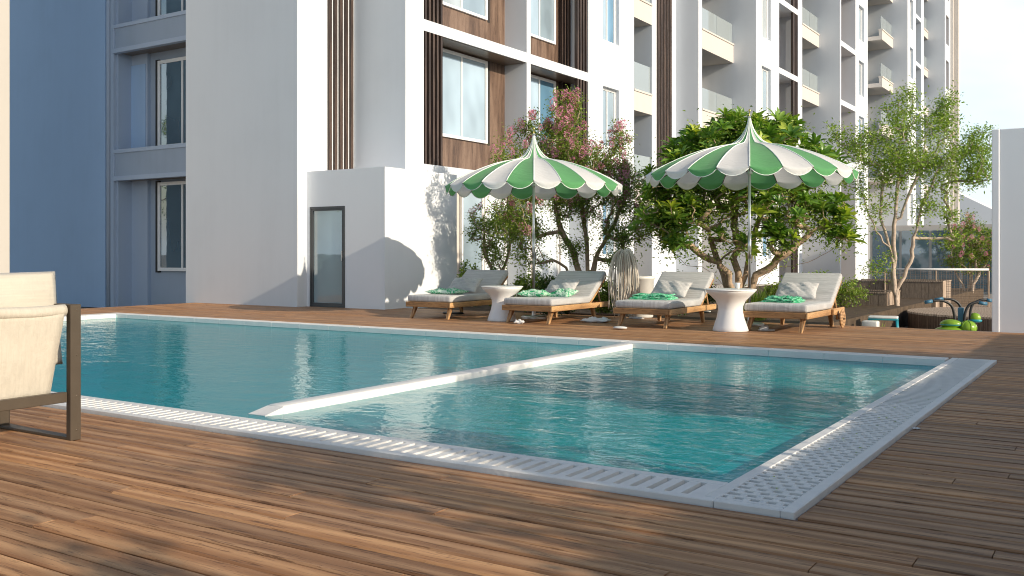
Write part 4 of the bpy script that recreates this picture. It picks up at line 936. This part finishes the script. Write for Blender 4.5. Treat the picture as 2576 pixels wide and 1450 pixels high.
# ---- parasols
def parasol(x, y, s, label, tw=0.0, Z0=0.0):
    r = empty('parasol', (x, y, 0), tw, label=label, cat='parasol', group='green and white scalloped parasols')
    prof = [(0.012, 3.13), (.03, 3.02), (.06, 2.93), (.11, 2.84), (.18, 2.755), (.26, 2.70), (.36, 2.675), (.52, 2.645), (.70, 2.595), (.88, 2.53), (1.06, 2.455), (1.22, 2.375), (1.36, 2.295), (1.46, 2.225)]
    NP = 22; sub_ = 7
    for k in range(NP):
        a0 = 2 * math.pi * k / NP; da = 2 * math.pi / NP; vs = []; fs = []
        rows = []
        for (rr, z) in prof:
            row = []
            for j in range(sub_ + 1):
                t = j / sub_; bow = math.sin(math.pi * t); a = a0 + da * t
                r2 = rr * (1 - .020 * bow * min(1, rr)); row.append((r2 * math.cos(a) * s, r2 * math.sin(a) * s, (z - .018 * bow * min(1, rr * 1.1)) * 1.0 + Z0))
            rows.append(row)
        eave = rows[-1]; vrows = [eave]
        for m_ in (1, 2, 3, 4):
            row = []
            for j in range(sub_ + 1):
                t = j / sub_; bow = math.sin(math.pi * t) ** .75; a = a0 + da * t; dz = (.014 + .112 * bow) * m_ / 4; rr = 1.46 - .015 * m_ / 4
                row.append((rr * math.cos(a) * s, rr * math.sin(a) * s, 2.225 - dz - .018 * math.sin(math.pi * t) * (1 - m_ / 4) + Z0))
            vrows.append(row)
        for row in rows: vs += row
        w_ = sub_ + 1
        for i in range(len(rows) - 1):
            for j in range(sub_): a = i * w_ + j; fs.append((a, a + w_, a + w_ + 1, a + 1))
        o = MB().add(vs, fs).build('canopy_panel', M['can_white'] if k % 2 else M['can_green'], r, smooth=True); o['label'] = 'white panel' if k % 2 else 'green panel'
        vs = [q for row in vrows for q in row]; fs = [(i * w_ + j, i * w_ + j + w_, i * w_ + j + w_ + 1, i * w_ + j + 1) for i in range(4) for j in range(sub_)]
        MB().add(vs, fs).build('valance', M['can_white'] if k % 2 else M['can_green'], o, smooth=True)
        MB().tube(vrows[-1], .006, 5).build('trim', M['trim'], o, smooth=True)
        MB().tube([rw_[0] for rw_ in rows], [.003 + .005 * min(1, i_ / 8) for i_ in range(len(rows))], 5).build('seam', M['trim'], o, smooth=True)
        ca, sa = math.cos(a0), math.sin(a0)
        MB().tube([(rr * ca * s, rr * sa * s, z - .016 + Z0) for rr, z in prof[5:]], .0065, 5).build('rib', M['rib'], r)
        if k % 2 == 0: MB().tube([(.03 * ca, .03 * sa, 2.28 + Z0), (.78 * ca * s, .78 * sa * s, 2.535 + Z0)], .006, 5).build('strut', M['rib'], r)
    MB().tube([(0, 0, .03), (0, 0, 3.12 + Z0)], .021, 14).build('pole', M['steel'], r, smooth=True)
    MB().tube([(0, 0, 1.02), (0, 0, 1.42)], .027, 14).build('sleeve', M['steel'], r, smooth=True)
    MB().tube([(.03, 0, 1.06), (.075, -.02, 1.06), (.075, -.02, 1.0)], .008, 6).build('crank', M['steel'], r)
    MB().lathe([(.045, 2.24), (.045, 2.31), (.02, 2.33)], 16, (0, 0, Z0)).build('hub', M['steel'], r)
    MB().lathe([(.014, 3.11), (.016, 3.125), (.008, 3.14), (.006, 3.19), (.014, 3.20), (.017, 3.215), (.012, 3.232), (.004, 3.24)], 12, (0, 0, Z0)).build('finial', M['brass'], r, smooth=True)
    MB().lathe([(.22, .002), (.22, .03), (.19, .045), (.035, .05), (.03, .16)], 32).build('base', M['steel'], r); return r
parasol(-8.60, 13.92, 1.03, 'left green and white scalloped parasol between first and second loungers', R(-9.2))
parasol(-4.99, 14.35, 1.08, 'right green and white scalloped parasol in front of the plumeria', R(-5.35), .07)

# ---- armchair at the left
ac = empty('armchair', (-5.25, 3.33, 0), label='cream canvas armchair with flat dark bronze frame at the left edge', cat='armchair')
def cbox(name, mat, *a, bevel=.003, seg=1): return B(name, mat, ac, *a, bevel=bevel, seg=seg)
WD = -1.0
def loop(y0, y1, nm):
    cbox('leg', M['bronze'], -.045, 0, y0, y1, 0.0, .80); cbox('leg', M['bronze'], -.80, -.755, y0, y1, 0, .80)
    cbox('runner', M['bronze'], -.754, -.046, y0 + .001, y1 - .001, 0.001, .018); cbox('arm_bar', M['bronze'], -.754, -.046, y0 + .001, y1 - .001, .782, .80)
loop(0.005, .072, 'r'); loop(WD - .07, WD - .003, 'l')
cbox('seat_rail', M['bronze'], -.075, -.03, WD, .004, .225, .285); cbox('seat_rail', M['bronze'], -.77, -.725, WD, .004, .225, .285)
cbox('back_bar', M['bronze'], -.06, -.036, WD, .004, .755, .795)
screws = MB()
for (yy, z) in ((.04, .765), (.04, .50), (.04, .25), (.04, .06)): screws.lathe([(.004, 0), (.004, .002)], 8)
# sling back: leans, narrower at the bottom, wraps the bar at the top
def sheet(nm, rows, th, n=18, mat=M['cream_fabric'], sag=0.0, seed=0):
    g = np.random.default_rng(seed); ph = g.uniform(0, 6, 4); vs = []; fs = []
    for s in (0, 1):
        for (x, z, ya, yb) in rows:
            for j in range(n + 1):
                t = j / n; w_ = .0025 * math.sin(9 * t + ph[0] + z * 12) + .002 * math.sin(21 * t + ph[1])
                vs.append((x + (th if s else 0) + w_ + sag * math.sin(math.pi * t), ya + (yb - ya) * t, z + .002 * math.sin(14 * t + ph[2])))
    m_ = len(rows) * (n + 1)
    for s in (0, 1):
        for i in range(len(rows) - 1):
            for j in range(n): a = s * m_ + i * (n + 1) + j; q = (a, a + 1, a + n + 2, a + n + 1); fs.append(q if s else q[::-1])
    w1 = n + 1; R_ = len(rows); per = list(range(w1)) + [w1 * i + n for i in range(1, R_)] + [w1 * (R_ - 1) + n - j for j in range(1, w1)] + [w1 * (R_ - 1 - i) for i in range(1, R_ - 1)]
    for a, b in zip(per, per[1:] + per[:1]): fs.append((a, b, b + m_, a + m_))
    return MB().add(vs, fs).build(nm, mat, ac, smooth=True)
rows = [(-.04 - .06 * (1 - k / 12) ** 1.2, .262 + (.76 - .262) * k / 12, WD + .13 - .11 * (k / 12), -.075 + .055 * (k / 12)) for k in range(13)]
sheet('back_sling', rows, .018, seed=1)
roll = [(-.045 + .033 * math.cos(q), .765 + .034 * math.sin(q)) for q in np.linspace(-.4 * math.pi, 1.4 * math.pi, 15)]
vs = []; fs = []; nn = 30
for j in range(nn + 1):
    y = WD + .0 + (-.0 - WD - .004) * j / nn
    for (x, z) in roll: vs.append((x + .003 * math.sin(8 * y + z * 30), y, z + .0025 * math.sin(11 * y + 1)))
for j in range(nn):
    for i in range(len(roll) - 1): a = j * len(roll) + i; fs.append((a, a + 1, a + len(roll) + 1, a + len(roll)))
for j in (0, nn): fs.append(tuple(j * len(roll) + i for i in range(len(roll))))
MB().add(vs, fs).build('fabric_roll', M['cream_fabric'], ac, smooth=True)
o = pillow('back_cushion', M['cream_fabric'], ac, .97, .56, .13, 91, 1.0, 24, .03, .005); o.rotation_euler = (R(90), 0, R(90)); o.rotation_euler = (R(82), 0, R(90)); o.location = (-.19, -.435, .715)
B('seat_cushion', M['cream_fabric'], ac, -.74, -.20, WD + .04, -.04, .288, .42, bevel=.04, seg=4)
s_ = MB()
for z in (.765, .50, .25, .06):
    for i in range(8):
        pass
for z in (.765, .50, .262, .06):
    sc1 = MB().lathe([(.0045, 0), (.0045, .002), (.002, .003)], 10).build('screw', M['bronze'], ac); sc1.rotation_euler = (0, R(90), 0); sc1.location = (0.0, .045, z)

# ---- rope bundle and white planter behind loungers
pl = atd(1612, 16.9); pt_ = empty('white_planter', (pl.x, pl.y, -.02), label='round white planter between the second and third loungers', cat='planter')
MB().lathe([(.20, 0), (.215, .02), (.225, .66), (.25, .67), (.255, .72), (.24, .725), (.20, .70)], 40).build('pot', M['ceramic'], pt_, smooth=True)
rp = atd(1570, 16.2); rb = empty('rope_bundle', (rp.x, rp.y, -.02), label='pale rope fringe draped over a post behind the second lounger', cat='rope')
MB().tube([(0, 0, 0), (0, 0, 1.06)], .03, 8).build('post', M['bark_pale'], rb)
g = np.random.default_rng(81)
for k in range(70):
    a = g.uniform(0, 2 * math.pi); rr = g.uniform(.10, .26); h0 = 1.16 + g.uniform(-.05, .03); z1 = g.uniform(.06, .5)
    pts = [(0, 0, h0 - .04), (rr * .45 * math.cos(a), rr * .45 * math.sin(a), h0), (rr * .85 * math.cos(a), rr * .85 * math.sin(a), h0 - .16), (rr * math.cos(a) + g.normal() * .01, rr * math.sin(a) + g.normal() * .01, h0 - .5), (rr * math.cos(a) + g.normal() * .02, rr * math.sin(a) + g.normal() * .02, z1)]
    MB().tube(smooth_pts(pts, 4), .0085, 5).build('strand', M['rope'], rb, smooth=True)

# ---- small things on the deck
def at0(px, py, z=0): 
    d = (CAM_H - z) * F / (py - HZ); v = atd(px, d); v.z = z; return v
def rag(px, py, w_, d_, t_, seed, label, cat, rz=0, mat='whitecloth'):
    o = pillow('cloth', M[mat], None, w_, d_, t_, seed, 1, 20, .3, t_ * .25); v = at0(px, py); o.location = (v.x, v.y, t_ * .52); o.rotation_euler = (0, 0, R(rz)); tag(o, label, cat); return o
rag(1500, 811, .46, .34, .06, 1, 'crumpled white towel on the deck under the second lounger', 'towel', 12)
rag(1600, 803, .30, .10, .03, 2, 'small white cloth strip on the deck behind the third lounger leg', 'cloth', -15)
rag(1306, 815, .16, .12, .05, 3, 'white rag at the foot of the left side table', 'cloth', 20)
v = at0(1560, 829); o = MB().lathe([(math.sin(q) * .10, .024 - math.cos(q) * .023) for q in np.linspace(.05, math.pi - .05, 10)], 24, sx=1.1, sy=.8).build('bath_pad', M['offwhite'], None, smooth=True); o.location = v; tag(o, 'smooth white oval bath pad near the third lounger front leg', 'bath pad')
def slipper(px, py, rz, label):
    v = at0(px, py); r = empty('slipper', v, R(rz), label=label, cat='slipper', group='white slippers on the deck')
    MB().lathe([(.001, .001), (.05, .001), (.052, .012), (.045, .018), (.001, .018)], 20, sx=2.4, sy=1).build('sole', M['offwhite'], r, smooth=True)
    n = 10; vs = []; fs = []
    for i in range(n + 1):
        a = math.pi * i / n
        for (x, w_, h_) in ((-.10, .034, .03), (-.05, .046, .055), (0, .05, .062), (.02, .05, .060)): vs.append((x, w_ * math.cos(a), .014 + h_ * math.sin(a)))
    for i in range(n):
        for j in range(3): a = i * 4 + j; fs.append((a, a + 1, a + 5, a + 4))
    MB().add(vs, fs).build('strap', M['offwhite'], r, smooth=True)
slipper(1928, 832, 30, 'white slipper on the deck in front of the rightmost lounger'); slipper(1775, 785, 160, 'white slipper behind the right side table under the third lounger')
o = rag(2305, 1080, .05, .03, .008, 9, 'tiny scrap of white paper on the deck right of the pool', 'litter', 20)
v = at0(1140, 790); o = MB().lathe([(.001, .002), (.17, .002), (.18, .02), (.15, .035), (.001, .038)], 28, sx=1.3, sy=.6).build('foot_mat', M['rubber'], None, smooth=True); o.location = v; tag(o, 'flat black rubber pad on the deck under the first lounger', 'pad')
v = at0(1500, 793); o = B('board', M['slat'], None, v.x - .5, v.x + .5, v.y - .1, v.y + .1, .002, .03, bevel=.005); tag(o, 'dark flat board lying on the deck behind the second lounger', 'board')
lg = np.random.default_rng(95)
lf = leaf_mesh('fallen_leaves', np.c_[lg.uniform(-1.5, -1.25, 16), lg.uniform(4.2, 8.5, 16), np.full(16, cz + .006)], np.c_[lg.normal(size=(16, 2)), np.zeros(16)], np.tile([0, 0, 1.0], (16, 1)), np.full(16, .025), np.full(16, .013), lg.random(16), M['leaf_light'])
o = link('fallen_leaves', lf); tag(o, 'scattered tiny yellow leaves on the right grate', 'leaves', kind='stuff')

# ---- beyond the deck on the right: planters, railing, round platform, water toys
def planter(px0, px1, d, ztop, depth_, label, board=True):
    a = atd(px0, d); b = atd(px1, d); X_a, X_b = a.x, b.x; Yf = b.y; X_a = onY(px0, Yf)[0]
    r = empty('planter', ((X_a + X_b) / 2, Yf, -.45), label=label, cat='planter', group='reed clad planters beyond the deck'); hw = (X_b - X_a) / 2; H_ = ztop + .45
    nb = max(2, round(2 * hw / .16)); pm = MB().box(0, 2 * hw / nb - .006, -.02, 0, 0, H_ - .03).mesh('board'); pm.materials.append(M['wicker'])
    for i in range(nb): o = link('reed_panel', pm, None, r); o.location = (-hw + 2 * hw * i / nb, 0, 0)
    nb = max(2, round(depth_ / .16)); pm = MB().box(0, .02, 0, depth_ / nb - .006, 0, H_ - .03).mesh('side'); pm.materials.append(M['reedpale'])
    for i in range(nb): o = link('side_board', pm, None, r); o.location = (hw, depth_ * i / nb, 0)
    MB().box(-hw, hw - .001, .001, depth_, 0, H_ - .08).build('box', M['soil'], r)
    f = MB(); f.box(-hw - .01, hw + .03, -.03, .02, H_ - .028, H_); f.box(hw - .02, hw + .03, .021, depth_, H_ - .028, H_); f.box(-hw - .01, hw - .021, depth_ - .05, depth_, H_ - .028, H_); f.build('rim', M['reedpale'], r); return r
planter(2060, 2230, 20.6, .27, 1.3, 'near reed clad planter with pale board side beside the tree trunk')
planter(2215, 2352, 23.0, -.02, .5, 'low reed clad step planter behind the tree trunk')
planter(2140, 2370, 23.8, .42, 1.2, 'long upper reed clad planter behind the light green tree')
fx0, fx1 = 2226, 2487; fd = 24.5; a = atd(fx0, fd); b = atd(fx1, fd - .6); fa = Vector((a.x, a.y, -.45)); fb = Vector((b.x, b.y, -.45))
rail = empty('railing', fa, label='white railing with wire mesh infill behind the planters', cat='railing'); dv_ = fb - fa; zt = .70 + .45
MB().tube([(0, 0, zt), tuple(dv_ + Vector((0, 0, zt)))], .028, 10).build('top_rail', M['frame'], rail, smooth=True)
for t in (0, .5, 1): q = dv_ * t; MB().tube([tuple(q), tuple(q + Vector((0, 0, zt - .03)))], .025, 8).build('post', M['reedpale'], rail)
ms = MB(); Ln = dv_.length; nv = int(Ln / .06)
for i in range(nv): q = dv_ * (i / nv); ms.tube([tuple(q + Vector((0, 0, .06))), tuple(q + Vector((0, 0, zt - .03)))], .004, 3, cap=False)
for i in range(18): z = .06 + i * .06; ms.tube([(0, 0, z), tuple(dv_ + Vector((0, 0, z)))], .004, 3, cap=False)
o = ms.build('wire_mesh', M['rib'], rail); o['kind'] = 'stuff'
# boardwalk behind
a = atd(2370, 24); S(B('boardwalk', M['reedpale'], None, a.x, a.x + 5, a.y - 3.2, a.y + 8, -.449, -.40))
# round platform
c = atd(2560, 19.3); pf = empty('round_platform', (c.x, c.y, -.45), label='low round timber platform beyond the deck edge at the right', cat='platform'); PR = 2.05
for i in range(30):
    y = -PR + 2 * PR * i / 30; y1 = y + 2 * PR / 30 - .008; ym = max(abs(y), abs(y1)); 
    if ym >= PR - .02: continue
    xw_ = math.sqrt(PR ** 2 - ym ** 2); MB().plank(-xw_, xw_, y, y1, .33, .37, .004, random.random()).build('top_plank', M['reedpale'], pf, tone=True)
stv = MB().box(-.033, .033, -.012, .012, 0, .328).mesh('stave'); stv.materials.append(M['brown'])
for i in range(170):
    q = 2 * math.pi * i / 170; o = link('stave', stv, None, pf); o.location = ((PR - .03) * math.cos(q), (PR - .03) * math.sin(q), 0); o.rotation_euler = (0, 0, q + math.pi / 2)
# water toys: pedal floats with black handlebars and lime shells
tb = atd(2417, 16.6); tz = -.45
toy = empty('pedal_float', (tb.x, tb.y, tz), label='lime and teal pedal float with four curved black handlebars beyond the deck', cat='water toy')
def tl(px, py, d=16.6): return tuple(atd(px, d, py) - Vector((tb.x, tb.y, tz)))
for pts, g0, dd_ in (([(2402, 815), (2400, 790), (2392, 768), (2370, 757), (2345, 758)], (2345, 758, 2327, 761), 16.5), ([(2420, 812), (2420, 785), (2412, 765), (2395, 754), (2372, 752)], (2372, 752, 2352, 755), 16.9),
                     ([(2425, 815), (2428, 788), (2438, 768), (2455, 761), (2462, 762)], (2462, 762, 2482, 765), 16.5), ([(2440, 812), (2441, 785), (2448, 765), (2468, 755), (2482, 755)], (2482, 755, 2494, 757), 16.9)):
    o = MB().tube(smooth_pts([tl(x, y, dd_) for x, y in pts], 5), .022, 10).build('handlebar', M['rubber'], toy, smooth=True)
    MB().tube([tl(g0[0], g0[1], dd_), tl(g0[2], g0[3], dd_)], .031, 10).build('grip', M['blue_grip'], o, smooth=True)
def shell(px, py, d, rx, rz, mat, name, par_, base_):
    c = atd(px, d, py) - base_; m = MB().lathe([(math.sin(t) * rx, -math.cos(t) * rz) for t in np.linspace(.05, math.pi - .05, 14)], 28, (c.x, c.y, c.z), 1, .8); return m.build(name, M[mat], par_, smooth=True)
tb0 = Vector((tb.x, tb.y, tz))
shell(2392, 815, 16.3, .17, .075, 'lime', 'upper_shell', toy, tb0); shell(2392, 817, 16.3, .178, .025, 'teal', 'rim', toy, tb0); shell(2388, 834, 16.3, .24, .09, 'lime', 'lower_shell', toy, tb0)
shell(2452, 800, 16.9, .10, .09, 'lime', 'seat_ball', toy, tb0); shell(2452, 807, 16.9, .12, .04, 'teal', 'seat_rim', toy, tb0)
B('column', M['blue_grip'], toy, -.04, .05, -.06, .03, .2, .62, bevel=.01)
pm2 = atd(2435, 16.2, 822); bl_ = empty('float_buoy', pm2 - Vector((0, 0, .13)), label='round lime green float right of the handlebars', cat='buoy')
MB().lathe([(math.sin(t) * .135, -math.cos(t) * .115 + .11) for t in np.linspace(.03, math.pi - .03, 14)], 24).build('ball', M['lime'], bl_, smooth=True)
for k in range(6): q = k * math.pi / 3; MB().tube([(math.sin(t) * .138 * math.cos(q), math.sin(t) * .138 * math.sin(q), -math.cos(t) * .118 + .11) for t in np.linspace(.1, math.pi - .1, 10)], .006, 4).build('seam', M['lime'], bl_)
bd = atd(2315, 16.6); pb_ = empty('paddle_board', (bd.x, bd.y, -.30), R(3), label='white paddle board with teal edge lying beyond the deck', cat='paddle board')
MB().lathe([(.02, -.03), (.30, -.03), (.33, .0), (.30, .035), (.02, .045)], 36, sx=1.9, sy=.55).build('deck_shell', M['offwhite'], pb_, smooth=True)
MB().lathe([(.325, -.02), (.345, -.01), (.345, .015), (.325, .022)], 36, sx=1.9, sy=.56).build('edge', M['teal'], pb_, smooth=True)
kt = atd(2222, 16.8); kb = empty('folding_table', (kt.x, kt.y, -.45), R(8), label='low folding table with white top and teal tube legs beyond the deck', cat='table')
B('tabletop', M['offwhite'], kb, -.24, .24, -.16, .16, .42, .46, bevel=.018, seg=3); B('rim', M['teal'], kb, -.245, .245, -.165, .165, .395, .419, bevel=.01, seg=2)
for (x_, y_) in ((-.22, -.14), (.22, -.14), (-.22, .14), (.22, .14)): MB().tube([(x_, y_, .40), (x_ * 1.15, y_ * 1.1, 0)], .017, 8).build('leg', M['teal'], kb, smooth=True)
cb = atd(2190, 16.5); o = MB().box(-.13, .13, -.1, .1, 0, .13).build('cooler', M['offwhite'], None, bevel=.025, seg=3); o.location = (cb.x, cb.y, -.18); tag(o, 'small white cooler box beside the folding table', 'cooler')
st_ = MB().box(-.3, .3, -.2, .2, 0, .27).build('stone_block', M['pebble'], None, bevel=.02); st_.location = (cb.x, cb.y, -.45); tag(st_, 'low stone block under the small white cooler', 'stone')
# far building end and glass front
fb_ = atd(2440, 60); fbo = empty('far_house', (fb_.x, fb_.y, -.45), label='distant white house with a sloping roofline behind the pink bush', cat='house')
x0_, x1_ = -3.0, 3.2
MB().add([(x0_, 0, 0), (x1_, 0, 0), (x1_, 0, 3.2), (x0_, 0, 6.6), (x0_, 6, 0), (x1_, 6, 0), (x1_, 6, 3.2), (x0_, 6, 6.6)], [(0, 1, 2, 3), (5, 4, 7, 6), (1, 5, 6, 2), (4, 0, 3, 7), (3, 2, 6, 7), (0, 4, 5, 1)]).build('wall', M['gardenwall'], fbo)
B('window', M['pane'], fbo, -2.2, -.6, -.03, -.002, .4, 2.3); B('window', M['pane'], fbo, .2, 1.7, -.03, -.002, .4, 2.3)
gd = atd(2300, 36); gb = empty('pavilion', (gd.x, gd.y, -.45), label='grey glass fronted pavilion behind the railing', cat='building')
MB().box(-1.6, 2.8, .05, 3, 0, 2.6).build('wall', M['greige'], gb); 
for i in range(4): B('window', M['pane_dark'], gb, -1.5 + i * 1.05, -.55 + i * 1.05, 0, .045, .1, 2.4)
